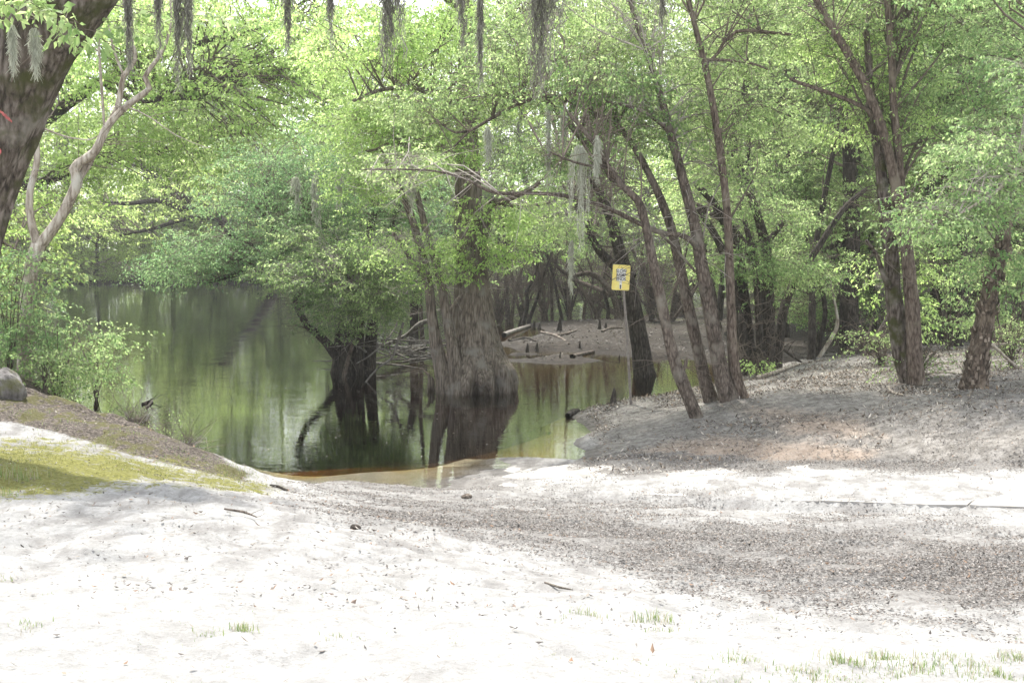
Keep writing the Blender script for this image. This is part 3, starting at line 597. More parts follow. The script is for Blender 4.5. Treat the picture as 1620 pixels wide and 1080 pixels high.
hand_tree('twin_stem_tree', 'pair of thin grey stems rising from the water against the big cypress base',
  [[(708,618,36),(697,575,27),(690,545,22),(683,500,18),(677,445,17),(664,390,15),(648,335,13),(628,290,10),(608,250,7),(590,190,5)],
   [(726,618,32,-.15,'g'),(720,575,26,-.1),(714,540,20,-.1),(705,490,17),(696,440,15),(680,385,13),(669,345,12),(657,295,10),(648,250,8),(640,190,6)],
   [(677,446,12),(662,428,11),(650,410,10),(642,396,9),(622,370,7)],[(706,500,6),(735,462,6,.2),(760,458,4,.4)]],
  'bark_cypress', Y0=26.75, crown=[(655,400,50,35,-.4,.8,9),(600,220,90,50,-.5,1,22),(600,300,60,30,-.5,.7,7),(640,100,80,50,0,1,10)], leaf='leaf_young', ls=.06, flute=7, flen=.5, deadtw=80, twigmat='twig_pale')
def root_clump():
    mb = MB(); x, y, _ = PZ(694, 617, 0)
    for k in range(16):
        a = (x + RNG.normal(0, .10), y + RNG.normal(0, .08), -.3); h = RNG.uniform(.12, .62); tube(mb, [rel(a, (x, y, 0)), rel((a[0] + .02, a[1], h * .6), (x, y, 0)), rel((a[0] + RNG.normal(0, .04), a[1], h), (x, y, 0))], [.055, .04, .012], 7, .06, .15, seed=k)
    o = mb.build('cypress_knees', M['bark_cypress']); o.location = (x, y, 0); tag(o, 'clump of thin grey cypress knees at the left foot of the twin stems', 'cypress knees')
root_clump()

# dark many-stemmed tree in the water, left of the cypress
hand_tree('waterside_tree', 'dark dense many-stemmed tree in the river spreading long limbs to the left',
  [[(536,592,26),(538,545,22),(545,500,18),(556,450,15),(540,400,12),(505,350,9),(470,310,6)],
   [(560,594,34,0,'g'),(562,545,27),(566,495,22),(572,435,17),(582,380,13),(592,320,10),(580,250,7)],
   [(582,590,24,.2,'g'),(586,545,20,.2),(592,485,16,.2),(602,425,13,.3),(618,365,10,.4),(640,300,7,.5)],
   [(548,588,20,-.3,'g'),(550,540,18,-.3),(575,500,14,-.4),(590,470,10,-.5)],
   [(532,562,16,-.1),(510,535,13,-.3),(488,516,12,-.5),(474,494,10,-.7),(467,475,9,-.8),(476,462,7,-.9),(500,452,5,-1)],
   [(468,478,8,-.8),(490,484,7,-.7),(502,470,6,-.6),(510,460,5,-.6)],
   [(552,468,15),(520,446,15,-.2),(480,438,14,-.4),(440,431,13,-.7),(400,428,10,-.9),(365,436,8,-1.1),(330,446,5,-1.2)],
   [(440,431,8,-.7),(420,405,6,-.8),(395,385,5,-.9),(360,370,4,-1)],[(480,438,8,-.4),(450,400,7,-.2),(430,360,6,0),(400,320,4,.1)],[(400,428,5,-.9),(380,412,4,-1),(355,408,3,-1.1)],
   [(575,440,8),(605,425,7,-.5),(640,420,5,-.9)]],
  'bark_dark', Y0=31.0, crown=[(560,300,120,60,.5,1.5,44),(500,370,90,45,0,1,26),(430,395,90,28,-.6,1,20),(350,400,80,30,-1,.9,24),(280,425,50,18,-1.3,.7,10),(620,340,50,40,.5,1,14),(480,250,120,50,.8,1.5,26),(420,320,90,40,.2,1.5,22)],
  leaf='leaf_dark', ls=.06, sides=10, deadtw=260, flute=4, flen=.4)
hand_tree('leaning_sapling', 'bright green leafy sapling spilling forward over the dark tree base in the river',
  [[(545,590,9),(560,540,8),(575,500,7,-.6),(560,450,6,-1.2),(530,420,5,-1.6)],[(575,500,5,-.6),(600,460,4,-1.2),(610,420,3,-1.5)],[(560,450,4,-1.2),(510,450,3,-1.6),(475,455,2,-1.9)]],
  'bark_brown', Y0=30.2, crown=[(560,415,95,30,-1.3,.8,15),(495,445,50,26,-1.5,.6,9),(530,375,110,24,-.6,.9,12),(640,395,50,24,-.8,.6,6),(455,425,40,20,-1.6,.5,5),(620,460,40,30,-1,.5,7),(560,475,60,28,-1.2,.6,16),(600,420,40,35,-1.2,.5,10),(545,505,45,16,-1.0,.4,6)], leaf='leaf_mid', ls=.062, nspr=12, crad=.45, flute=0, deadtw=40, twigmat='twig_pale')

hand_tree('riverside_tree', 'broad pale-leaved tree rooted beyond the oak, its limbs reaching right over the river', 
  [[(-120,560,70),(-90,430,60),(-30,300,40),(60,200,22,1),(160,130,16,2),(280,80,11,2),(400,50,8,2),(520,20,5,2)],[(-30,300,22),(60,290,14,1),(150,260,10,2),(260,235,7,3),(350,215,4,3.5)],[(-90,430,40),(-60,200,32,1),(0,60,24,1.5),(60,-60,16,2)],[(160,130,9,2),(220,160,7,1),(330,150,5,0)],[(280,80,7,2),(360,120,5,2.5),(460,130,4,2.5)]],
  'bark_dark', Y0=41, dens=1.0, crown=[(330,150,260,150,0,3,150),(150,60,150,80,1,3,70),(520,90,120,90,0,3,40),(330,10,260,60,0,3,50),(230,220,150,50,1.5,2.5,45),(430,150,120,80,0,3,45),(330,-60,300,80,0,3,50),(100,300,80,60,1,2,16)], leaf='leaf_young', ls=.10, nl=20, nspr=12, crad=.9, flute=4, deadtw=30, brr=.02, sscale=1.3)
# slim dark pair behind
hand_tree('slim_tree', 'slim dark trunk standing on the mud tip between the dense tree and the twin stems',
  [[(655,549,17),(655,510,14),(655,460,14),(648,425,13),(636,390,11),(610,345,9),(590,290,6)]], 'bark_dark', Y0=39, crown=[(600,300,60,50,0,1.5,10),(640,230,60,50,0,1.5,10)], leaf='leaf_mid', ls=.08, crad=.7, deadtw=40)
hand_tree('slim_tree', 'thinnest upright dark pole just right of the slim trunk on the mud tip',
  [[(669,549,11),(666,500,8),(664,440,8),(667,380,7),(672,300,6),(668,220,5)]], 'bark_brown', Y0=39.6, crown=[(670,220,50,50,0,1.2,8)], leaf='leaf_mid', ls=.08, crad=.7, deadtw=20)

# leaning trees on the right bank
hand_tree('leaning_tree', 'dark wet leaning trunk rising straight out of the water behind the yellow sign',
  [[(1020,596,36),(1015,560,31),(1006,505,27),(993,445,24),(981,400,21),(969,355,17),(952,312,13),(930,270,10)],[(1002,440,17,.1),(975,422,16,.3),(953,402,14,.5),(938,380,12,.6),(925,350,10,.7),(905,310,8,.8)]],
  'bark_dark', Y0=30.4, crown=[(930,250,90,60,1.2,1.5,18),(880,350,50,40,1.7,1,5),(960,-170,260,140,15,5,34)], dens=.95, leaf='leaf_mid', ls=.065, flute=4, flen=.25, deadtw=60)  # last crown ellipse: clumps added above view, behind the trunk, to shade the mud
hand_tree('leaning_tree', 'thin knobbly trunk leaning left, lowest foot on the slope beside the sign post',
  [[(1103,663,27),(1090,630,25),(1078,600,27),(1072,585,27),(1063,555,22),(1051,500,21),(1040,450,20),(1030,400,18),(1019,345,16),(1008,316,15),(986,296,13),(966,270,11),(946,235,9),(918,200,8),(900,180,6)],[(1076,592,9),(1084,580,8),(1087,566,6)],[(960,262,6),(930,262,5,-.3),(890,250,4,-.5),(870,240,3,-.6)]],
  'bark_brown', crown=[(930,130,80,60,0.9,1.2,16),(880,230,50,40,0.9,.8,7),(1000,200,60,50,1.2,1,8)], dens=.95, leaf='leaf_mid', ls=.058, flute=4, flen=.2, deadtw=70, crad=.45)
hand_tree('arching_tree', 'slender trunk arching far left overhead, rooted close left of the twin bank trunks',
  [[(1127,638,31),(1113,592,25),(1101,540,23),(1088,480,22),(1075,420,20),(1062,362,18),(1049,325,16),(1034,290,14),(1008,240,12),(975,196,10),(940,180,9),(903,160,9),(860,152,8),(820,165,7),(780,186,6),(742,208,5),(720,210,4),(700,198,3)],
   [(860,152,8),(880,175,10,.1),(900,195,12,.2),(925,225,12,.3),(945,250,12,.3),(970,285,12,.4)],[(742,208,4),(715,235,4,-.2),(690,250,3,-.4),(680,262,2,-.5)],[(975,196,6),(990,172,5,.2),(985,165,4,.3)],[(845,155,4,0),(843,143,5,0),(842,140,4,0)]],
  'bark_brown', crown=[(820,110,120,50,0.9,1.2,26),(700,170,70,35,0.7,.8,12),(950,110,100,60,1.2,1.2,18),(880,60,140,60,1.7,1.5,22)], dens=.95, leaf='leaf_mid', ls=.058, flute=4, flen=.25, deadtw=110, crad=.45)
hand_tree('bank_tree', 'thick brown left trunk of the close bank pair, its bare limb reaching over the water',
  [[(1156,638,38),(1142,592,31),(1132,540,28),(1122,480,26),(1110,420,24),(1102,370,22),(1090,320,20),(1075,262,18),(1060,208,16),(1045,150,13),(1022,80,10),(1000,15,8),(985,-60,6)],
   [(1110,400,14),(1085,375,11,-.2),(1040,366,10,-.4),(985,340,9,-.6),(950,325,8,-.7),(905,312,8,-.9),(850,306,7,-1.1),(790,306,7,-1.3),(760,296,6,-1.4),(735,282,5,-1.5),(690,271,4,-1.6),(640,268,3,-1.8),(575,268,2,-2)],
   [(1060,208,8),(1015,175,7,-.4),(960,160,5,-.7)],[(1040,366,5,-.4),(1070,395,5,-.3),(1100,430,5,-.2)]],
  'bark_brown', crown=[(1040,100,120,80,1.2,1.3,30),(1000,-20,160,60,1.2,2,24),(900,350,40,25,0.4,.4,3),(650,265,50,25,-0.6,.5,6),(1130,230,50,60,1.5,.8,8)], dens=.95, leaf='leaf_mid', ls=.058, flute=5, flen=.35, deadtw=120, crad=.45, twigmat='twig_pale')
hand_tree('bank_tree', 'straight reddish right trunk of the close pair rooted on the bank',
  [[(1174,634,30),(1163,592,25),(1158,540,22),(1156,480,20),(1153,400,19),(1150,330,18),(1142,260,17),(1132,190,16),(1119,120,14),(1104,58,12),(1089,0,11),(1072,-70,9)],[(1119,100,6),(1135,85,6,.2),(1165,50,8,.3),(1250,55,7,.5)],[(1112,95,6),(1130,95,7,.1),(1180,98,6,.2),(1215,110,4,.3)]],
  'bark_red', crown=[(1150,60,90,60,1.2,1,18),(1130,170,50,40,0.9,.6,7),(1080,-60,180,80,1.2,2,26),(1200,200,60,50,1.2,.8,8)], dens=.95, leaf='leaf_mid', ls=.06, flute=4, flen=.3, deadtw=50, crad=.45)
dk, dloc, dsk, dY = hand_tree('dark_clump_tree', 'cluster of near-black wet trunks wrapped in grey vines behind the crest of the bank',
  [[(1188,604,26),(1183,540,22),(1176,470,20),(1168,410,17),(1150,360,15),(1128,320,12),(1100,290,9)],
   [(1214,600,24,.2,'g'),(1216,540,22,.2),(1214,470,20,.2),(1212,400,17,.2),(1198,340,14),(1175,280,12),(1160,230,12),(1165,180,12),(1182,125,10),(1176,70,8),(1165,10,6)],
   [(1228,598,17,.4,'g'),(1235,520,16,.4),(1246,470,15,.5),(1266,435,13,.6),(1292,395,11,.7),(1335,330,8,.9),(1370,300,6,1)],
   [(1178,600,18,-.2,'g'),(1172,520,16,-.2),(1158,450,14,-.2),(1140,390,12,-.1),(1105,330,9,0)],
   [(1202,600,14,-.3,'g'),(1201,520,12,-.3),(1196,440,11,-.3),(1188,390,10,-.3),(1178,350,8,-.3)],
   [(1200,430,14,.3),(1175,385,14,.4),(1140,345,12,.5),(1090,320,9,.6)],[(1215,430,12,.2),(1180,395,12,.3),(1215,380,10,.6),(1240,350,8,.8)]],
  'bark_dark', Y0=27.5, crown=[(1190,330,90,50,.2,1.2,16),(1160,400,60,25,-.6,.5,8),(1230,420,60,22,-.4,.5,8),(1150,120,70,80,.3,1,12),(1290,420,50,20,.2,.5,5)], leaf='leaf_mid', ls=.062, flute=4, flen=.3, sides=10, deadtw=120)
def tangle(par, loc):
    mb = MB()
    for k in range(75):
        p = np.array(P(RNG.uniform(1168, 1232), RNG.uniform(470, 600), dY - RNG.uniform(.1, .8))); pts = [p]; d = RNG.normal(0, 1, 3)
        for i in range(RNG.integers(3, 6)):
            d = d * .5 + RNG.normal(0, 1, 3) * (1, .5, 1); d /= np.linalg.norm(d); p = p + d * RNG.uniform(.15, .35); p[0] = np.clip(p[0], P(1160, 500, dY)[0], P(1240, 500, dY)[0]); p[2] = max(p[2], .1); pts.append(p)
        r0 = RNG.uniform(.004, .011); tube(mb, rel(pts, loc), np.linspace(r0, r0 * .5, len(pts)), 5, .08, 0, wob=.05, seed=k)
    mb.build('vines', M['twig'], par)
tangle(dk, dloc)
hand_tree('curvy_sapling', 'thin snaking dark sapling at the swamp edge left of the straight trunk',
  [[(1294,568,9),(1296,540,8),(1305,502,8),(1303,470,7),(1297,448,6),(1306,430,7),(1320,406,7),(1332,380,8),(1346,335,6),(1360,280,4)],[(1303,470,5),(1292,440,4),(1270,415,3),(1240,408,3)]],
  'bark_dark', Y0=32.5, crown=[(1290,405,50,18,-.3,.5,7),(1340,330,50,40,0,1,7)], leaf='leaf_mid', ls=.07, flute=0, deadtw=30)
hand_tree('pale_sapling', 'pale thin bent sapling crossing the foot of the snaking dark one',
  [[(1297,564,6),(1314,537,7),(1325,514,6),(1322,485,4),(1315,450,3),(1308,410,2.5)]], 'bark_pale', Y0=32.2, flute=0, deadtw=16)
hand_tree('swamp_tree', 'straight dark column trunk standing alone at the swamp edge',
  [[(1347,566,40),(1345,542,32),(1344,480,29),(1346,420,27),(1347,350,25),(1344,290,23),(1343,240,20),(1341,150,18),(1345,50,15),(1350,-60,12)],[(1344,380,9),(1325,385,9,.2),(1300,400,7,.3)],[(1343,170,9,0),(1300,140,11,.4),(1255,125,8,.6)]],
  'bark_dark', Y0=32.5, crown=[(1330,110,100,90,1.3,2,24),(1340,-40,160,80,1.3,3,26),(1400,340,60,30,0.8,1,7),(1290,250,70,60,1.3,1.5,12)], leaf='leaf_mid', ls=.07, flute=6, flen=.35, crad=.6, deadtw=60)
hand_tree('bank_fork_tree', 'mossy dark left trunk of the V-shaped pair on the bank, vines at its foot',
  [[(1440,602,34),(1428,562,31),(1420,510,29),(1413,460,26),(1410,400,23),(1400,330,20),(1393,262,17),(1384,200,14),(1376,120,11),(1370,40,9)],[(1412,460,14),(1400,440,10,-.2),(1385,400,6,-.3),(1370,380,4,-.4)]],
  'bark_oak', crown=[(1380,160,70,60,1.3,1,12),(1350,60,80,50,1.3,1.2,12),(1440,420,40,20,1.0,.3,3)], leaf='leaf_young', ls=.058, flute=4, flen=.3, crad=.45, deadtw=50)
hand_tree('bank_fork_tree', 'tall reddish flaking right trunk of the V-shaped pair, forking high above',
  [[(1450,604,38),(1446,545,32),(1441,465,30),(1433,385,28),(1421,322,25),(1411,262,23),(1391,190,21),(1371,140,19),(1350,100,18),(1320,50,15),(1291,0,13),(1268,-60,11)],
   [(1434,390,18,.1),(1426,300,18,.1),(1420,230,18,.1),(1413,160,16,.1),(1410,90,15,.1),(1405,20,13,.1),(1398,-70,10,.1)],[(1395,200,10),(1370,172,10,.2),(1320,150,9,.4),(1270,133,8,.6),(1250,125,6,.7)]],
  'bark_red', crown=[(1450,60,100,80,1.5,1.2,24),(1300,20,120,60,1.3,1.3,20),(1400,-80,200,80,1.3,2,30),(1470,230,60,60,1.6,.8,10),(1420,170,50,60,1.1,.6,6)], leaf='leaf_mid', ls=.058, flute=5, flen=.3, crad=.45, deadtw=60)
hand_tree('dead_tree', 'short dark leaning dead trunk propped against the foot of the V-shaped pair',
  [[(1376,560,20),(1388,540,19),(1400,520,18),(1412,500,17)]], 'bark_dark', cat='fallen trunk', Y0=26.5, flute=0, sink=.1)
flk, floc, fsk, fY = hand_tree('flaky_tree', 'thick shaggy flaking brown trunk leaning right at the right edge of the bank',
  [[(1541,612,46),(1547,572,37),(1554,530,35),(1562,490,32),(1571,440,30),(1582,400,28),(1592,350,27),(1605,300,25),(1619,255,23),(1634,200,20),(1648,100,16),(1655,0,12)]],
  'bark_flaky', crown=[(1540,290,60,24,-1.2,.5,4),(1580,230,50,30,-1.2,.5,4),(1480,345,50,16,-1.2,.5,4),(1590,180,50,40,1,.6,6),(1600,90,90,80,1,1.2,16),(1560,-60,160,70,0,2,20),(1575,410,20,14,-.4,.1,2),(1550,435,18,10,-.45,.1,1)], leaf='leaf_blue', ls=.062, flute=6, flen=.35, crad=.45, sides=26, step=.05, rough=.16)
def flakes(par, loc, sk):
    mb = MB(); n = 900; i = RNG.integers(0, len(sk), n); th = RNG.uniform(0, 2 * math.pi, n); r = np.interp(sk[i, 2], [0, 1.2, 4, 6], [.185, .165, .14, .11])
    N = np.c_[np.cos(th), np.sin(th), 0 * th]; Pp = sk[i] * (1, 1, 1) + N * r[:, None] * 1.04 + np.c_[0 * th, 0 * th, RNG.uniform(-.1, .1, n)]; T = np.c_[-np.sin(th), np.cos(th), 0 * th]; h = RNG.uniform(.03, .10, n)[:, None]; w_ = RNG.uniform(.01, .028, n)[:, None]; U = np.array((0, 0, 1.)) + RNG.normal(0, .12, (n, 3))
    out = N * RNG.uniform(.006, .028, n)[:, None]
    v = np.stack([Pp - T * w_, Pp + T * w_, Pp + T * w_ * .7 + U * h + out, Pp - T * w_ * .7 + U * h + out], 1).reshape(-1, 3); mb.add(v, np.arange(len(v)).reshape(-1, 4)); mb.build('bark_flakes', islandmat('flake', [(.12, .09, .068), (.08, .057, .042), (.18, .14, .11), (.26, .215, .17), (.06, .045, .033)], .9), par, smooth=False)
flakes(flk, floc, np.vstack([(0, 0, .05), (.02, 0, .25)] + [rel(P(*a), floc) for a in ((1547, 572, fY), (1554, 530, fY), (1562, 490, fY), (1571, 440, fY), (1582, 400, fY), (1592, 350, fY), (1605, 300, fY), (1619, 255, fY))]) if True else fsk)
hand_tree('bare_branch_tree', 'small tree off the right edge reaching a bare pale branch into view',
  [[(1790,600,30),(1770,480,24),(1740,380,18),(1700,320,13),(1660,285,9),(1620,268,7),(1598,285,6,-.3),(1572,306,5,-.5),(1545,322,4,-.6),(1514,342,3,-.7)],[(1572,306,3,-.5),(1530,300,2.5,-.6),(1500,295,2,-.7)],[(1700,320,10),(1680,200,9,-.2),(1640,60,7,-.4)]],
  'bark_pale', Y0=18.2, crown=[(1600,330,60,24,-.3,.4,4),(1550,300,60,24,-.4,.4,4),(1600,250,60,30,-.3,.4,4),(1490,345,40,24,-.6,.3,3),(1640,130,50,70,-.2,.6,5)], leaf='leaf_blue', ls=.055, flute=0, crad=.4, nspr=10, deadtw=20, twigmat='twig_pale')

# trunks standing deeper in the swamp
BK = [
 ('tall dark trunk behind the V-shaped pair, blotched with grey lichen', 'bark_dark', 36, [[(1519,545,40),(1514,500,35),(1511,420,34),(1507,300,33),(1500,200,32),(1490,100,28),(1479,0,26),(1472,-70,24)]], [(1490,150,80,120,0,2,26),(1470,-20,100,70,0,2,14)]),
 ('black mid-sized trunk with a spread foot between the V-shaped pair and the tall dark trunk', 'bark_dark', 35, [[(1478,540,28),(1481,500,20),(1480,420,18),(1474,330,17),(1466,240,16),(1455,150,15),(1448,60,13)]], [(1450,120,60,100,0,1.5,14)]),
 ('straight grey-brown pole trunk showing through the leaves above the dark clump', 'bark_grey', 52, [[(1243,500,20),(1240,420,18),(1238,300,17),(1234,200,16),(1230,120,15),(1226,0,13)]], [(1230,60,80,90,0,3,16)]),
 ('pale grey trunk just right of the grey-brown pole trunk', 'bark_grey', 62, [[(1266,485,28),(1263,420,22),(1262,320,20),(1262,220,19),(1262,100,16),(1262,-20,14)]], [(1265,80,70,110,0,3,14)]),
 ('dark flared swamp trunk standing back between the snaking sapling and the vine clump', 'bark_dark', 66, [[(1262,470,44),(1266,445,30),(1272,400,22),(1276,320,18),(1280,200,16)]], [(1280,200,70,90,0,3,12)]),
 ('pale wide flared cypress trunk far back beside the straight dark column', 'bark_grey', 64, [[(1312,480,66),(1320,455,48),(1328,425,34),(1334,390,27),(1338,300,22),(1340,150,19)]], [(1345,140,70,110,0,3,14)]),
 ('grey lichen-spotted trunk high in the leaves near the right edge', 'bark_grey', 48, [[(1578,520,26),(1574,400,22),(1571,250,20),(1569,120,18),(1566,0,15)]], [(1570,120,80,120,0,3,18)]),
 ('thin black stem beside the grey lichen-spotted trunk at the right edge', 'bark_dark', 42, [[(1612,520,16),(1606,380,15),(1596,200,13),(1586,60,11),(1580,-40,10)]], [(1600,80,70,100,0,2,14)]),
 ('dark medium trunk crossed by pale vines left of the shaggy leaning trunk', 'bark_dark', 31, [[(1512,548,22),(1522,470,19),(1530,380,17),(1541,260,15),(1550,140,12)]], [(1545,160,60,80,0,1.5,12)]),
 ('small dark stump-like trunk standing in the shallows behind the knobbly leaning trunk', 'bark_dark', 55, [[(1072,500,20),(1070,480,16),(1070,465,13)]], []),
 ('grey-barked trunk behind the leaf curtain right of the arching limb', 'bark_grey', 58, [[(1196,490,22),(1192,400,18),(1187,280,16),(1182,120,14),(1178,0,12)]], [(1180,100,90,110,0,3,16)]),
 ('leaning brown trunk far back between the bank pair and the dark clump', 'bark_brown', 44, [[(1134,515,18),(1122,440,15),(1100,340,13),(1070,240,11),(1040,140,9)]], [(1060,160,80,90,0,2,16)]),
]
for lab, bk, Yd, st_, cr in BK:
    hand_tree('tree_stump' if not cr else 'swamp_tree', lab, st_, bk, Y0=Yd, crown=cr, leaf='leaf_mid', ls=.10, nl=20, crad=.95, nspr=12, flute=5, flen=.4, sides=12, deadtw=30, group='trees standing deeper in the swamp', brr=.02)

# bare saplings on the mud strip
SP = [
 ('leftmost upright sapling on the mud strip beside the cypress', [[(804,521,9),(802,470,7),(800,430,6),(798,380,5),(794,330,4)]]),
 ('sapling fanning out right from beside the leftmost one', [[(808,519,8),(812,480,7),(818,452,7),(828,415,5),(838,380,4)]]),
 ('zigzag sapling third along the mud strip', [[(826,518,7),(834,485,6),(834,459,6),(846,436,5),(851,410,5),(853,360,4)]]),
 ('brown sapling leaning right beside the zigzag one', [[(833,517,7),(846,483,6),(855,455,5),(866,420,4),(880,380,3)]]),
 ('slightly curved sapling in the middle of the mud strip', [[(860,522,7),(858,492,6),(852,450,5),(848,400,4)]]),
 ('wavy thread-thin sapling next to the curved one', [[(867,523,4),(865,500,4),(860,478,4),(857,450,3),(850,420,3)]]),
 ('straight forked pole sapling in the middle of the mud strip', [[(874,526,7),(873,480,6),(872,445,6),(880,415,4),(884,380,3)],[(872,445,4),(864,420,3),(856,400,3)]]),
 ('tall straight sapling with bulged foot below the long pale moss', [[(903,525,9),(901,490,8),(898,430,7),(898,380,6),(895,300,5)],[(905,505,4),(914,520,4)]]),
 ('thick arched bare stem with bleached elbow leaning back over the river', [[(978,520,14),(974,480,13),(962,455,12),(948,440,11),(930,432,10),(905,436,8),(885,425,7),(870,405,5)],[(973,495,10,1.5),(950,480,11,2),(925,465,10,2.5),(908,452,8,3),(896,438,6,3.5)],[(968,468,10,.5),(940,455,9,1),(912,444,8,1.6)]]),
 ('dark crooked stem bending down to the mud left of the sign post', [[(942,532,8),(944,505,7),(935,480,6),(920,462,5),(905,440,4)],[(943,520,5,0),(950,545,4,-1.5),(962,566,4,-2.5),(975,545,4,-2.2),(983,515,4,-1.8),(984,490,3,-1.6)]]),
 ('thin black stems slanting left behind the sign plate', [[(1050,500,10),(1030,460,8),(1015,420,7),(1000,395,5)],[(1052,500,8,.2,'g'),(1035,470,6),(1022,430,5),(1016,400,4)],[(1045,505,7,-.3,'g'),(1020,480,6),(985,455,5),(955,430,4)]]),
]
SP += [
 ('thin straight sapling nearest the cypress flank on the mud strip', [[(792,520,6),(788,470,5),(786,420,4),(790,370,3)]]),
 ('faint leaning sapling crossing behind the zigzag one', [[(842,520,6),(828,480,5),(812,440,4),(800,400,3)],[(828,480,4),(850,440,3)]]),
 ('slender sapling leaning left between forked pole and tall straight sapling', [[(893,523,6),(884,480,5),(876,440,5),(864,400,4),(850,360,3)]]),
 ('arched twiggy sapling right of the tall straight sapling', [[(922,522,7),(926,480,6),(938,445,5),(930,410,4),(912,385,3)],[(926,480,4),(912,450,3),(900,430,3)]]),
 ('bare multi-stemmed sapling on the mud behind the knobbly trunk', [[(1062,505,8),(1068,460,6),(1080,420,5),(1090,380,4)],[(1058,505,7,0,'g'),(1045,460,5),(1040,420,4)],[(1066,505,7,.2,'g'),(1090,470,5),(1112,440,4)]]),
 ('grey sapling standing in shallow water just left of the sign post', [[(958,524,7),(962,490,6),(955,455,5),(960,420,4),(972,390,3)]]),
]
for lab, st_ in SP:
    hand_tree('bare_sapling', lab, st_, 'bark_brown' if RNG.random() < .6 else 'bark_dark', Y0=52 if st_[0][0][0] < 1040 else 50, group='saplings on the mud strip', flute=0, deadtw=60, sides=7, rough=.05,
      crown=[(st_[0][-1][0], st_[0][-1][1] - 40, 34, 22, 0, 1.5, 3)], ls=.09, nl=20, nspr=8, crad=.5)

# ------------------------------------------------------------------ template trees, copied
def template(name, seed, H, r0, zb, spread, ncl, nspr, nl, leaf, crad, leafm, bark, nlimb=9, lean=.04):
    rng = np.random.default_rng(seed); root = empty(name); tm, bm, lm = MB(), MB(), MB()
    a = rng.uniform(0, 6.28); zs = np.array([-.4, 0, H * .25, H * .5, H * .75, H * .97]); pts = np.c_[np.cos(a) * lean * zs + rng.normal(0, .02 * H, 6) * (zs > .1), np.sin(a) * lean * zs + rng.normal(0, .02 * H, 6) * (zs > .1), zs]
    c, _ = tube(tm, pts, [r0 * 1.4, r0 * 1.25, r0 * .85, r0 * .65, r0 * .4, r0 * .12], 12, .3, .09, seed=seed, flute=5, flen=.4); sk = [c[c[:, 2] > zb * .6]]
    for k in range(nlimb):
        t = (k + .5) / nlimb; z = zb + (H * .92 - zb) * t; b = c[np.argmin(abs(c[:, 2] - z))]; az = k * 2.4 + rng.uniform(-.4, .4); L = spread * (1 - .55 * t) * rng.uniform(.75, 1.1)
        d = np.array((math.cos(az), math.sin(az), 0)); lp = [b, b + d * L * .35 + (0, 0, L * .16), b + d * L * .7 + (0, 0, L * .24), b + d * L + (0, 0, L * .2)]
        cc, _ = tube(tm, lp, [r0 * .38 * (1 - .5 * t), r0 * .28 * (1 - .5 * t), r0 * .17, r0 * .06], 7, .3, .1, seed=seed + k, wob=.12); sk.append(cc[3:])
    sk = np.vstack(sk); t = rng.uniform(0, 1, ncl); z = zb + (H - zb) * t; prof = np.sin(np.clip(.18 + t * .86, 0, 1) * math.pi) ** .6; rr = spread * prof * rng.uniform(.1, 1, ncl) ** .6 * (1.05 - .4 * t); az = rng.uniform(0, 6.28, ncl)
    cx = np.interp(z, pts[:, 2], pts[:, 0]); cyy = np.interp(z, pts[:, 2], pts[:, 1]); C = np.c_[cx + np.cos(az) * rr, cyy + np.sin(az) * rr, z - .08 * rr]
    clusters(lm, bm, C, sk[::2], crad * rng.uniform(.65, 1.35, ncl), nspr, nl, leaf, sscale=leaf / .06 * .8 if leaf < .15 else leaf / .07, brr=.022 * H / 12, wid=.52, tw=.003 * leaf / .06)
    tm.build('trunk', M[bark], root); bm.build('branches', M['twig'], root); lm.build('crown', M[leafm], root, smooth=False); return root
TF = [template('far_tree', 50 + k, 22, .34, 2.0 + k, 5.2, 190, 9, 14, .19, 1.25, 'leaf_far', 'bark_grey', 12) for k in range(2)]
TM = [template('swamp_tree', 60 + k, 13.5, .20, 3.0 + 1.2 * k, 3.6, 190, 11, 20, .10, .85, ('leaf_mid', 'leaf_young')[k % 2], ('bark_grey', 'bark_dark')[k % 2], 10) for k in range(2)]
TS = [template('understory_tree', 70 + k, 5.2, .055, 1.0, 1.9, 66, 12, 20, .062, .5, ('leaf_young', 'leaf_mid')[k % 2], 'bark_brown', 8, .1) for k in range(2)]
TX = template('overhanging_tree', 81, 12, .3, .9, 6.0, 230, 10, 20, .14, 1.0, 'leaf_far', 'bark_dark', 14, .12)
used = set(); PUTS = []
def put(T, x, y, s, kind, cat='tree', group=None):
    r = T if T.name not in used else copy_tree(T); used.add(T.name)
    z = max(-.1, float(ground(x, y)[0])); r.location = (x, y, z); r.rotation_euler = (0, 0, RNG.uniform(0, 6.28)); r.scale = (s, s, s * RNG.uniform(.92, 1.08)); PUTS.append((r, kind, group, x / y * F + CX)); return r
MARK = [(-9e9, ''), (60, 'oak trunk'), (555, 'dense dark tree'), (757, 'big cypress'), (990, 'yellow sign'), (1165, 'reddish bank trunk'), (1345, 'straight dark column'), (1445, 'V-shaped pair'), (1560, 'shaggy trunk')]
ORD = ['first', 'second', 'third', 'fourth', 'fifth', 'sixth', 'seventh', 'eighth', 'ninth', 'tenth', 'eleventh', 'twelfth']
def label_puts():
    bands = {}
    for p in PUTS:
        k = max(i for i, m in enumerate(MARK) if p[3] >= m[0]); bands.setdefault((p[1], k), []).append(p)
    for (kind, k), L in bands.items():
        L.sort(key=lambda p: p[3]); a = MARK[k][1]; b = MARK[k + 1][1] if k + 1 < len(MARK) else ''
        where = f'between {a} and {b}' if a and b else (f'left of {b}' if b else f'right of {a}')
        for i, p in enumerate(L): tag(p[0], (f'{ORD[i]} {kind} from the left, {where}' if len(L) > 1 else f'{kind} standing {where}'), 'tree', p[2])
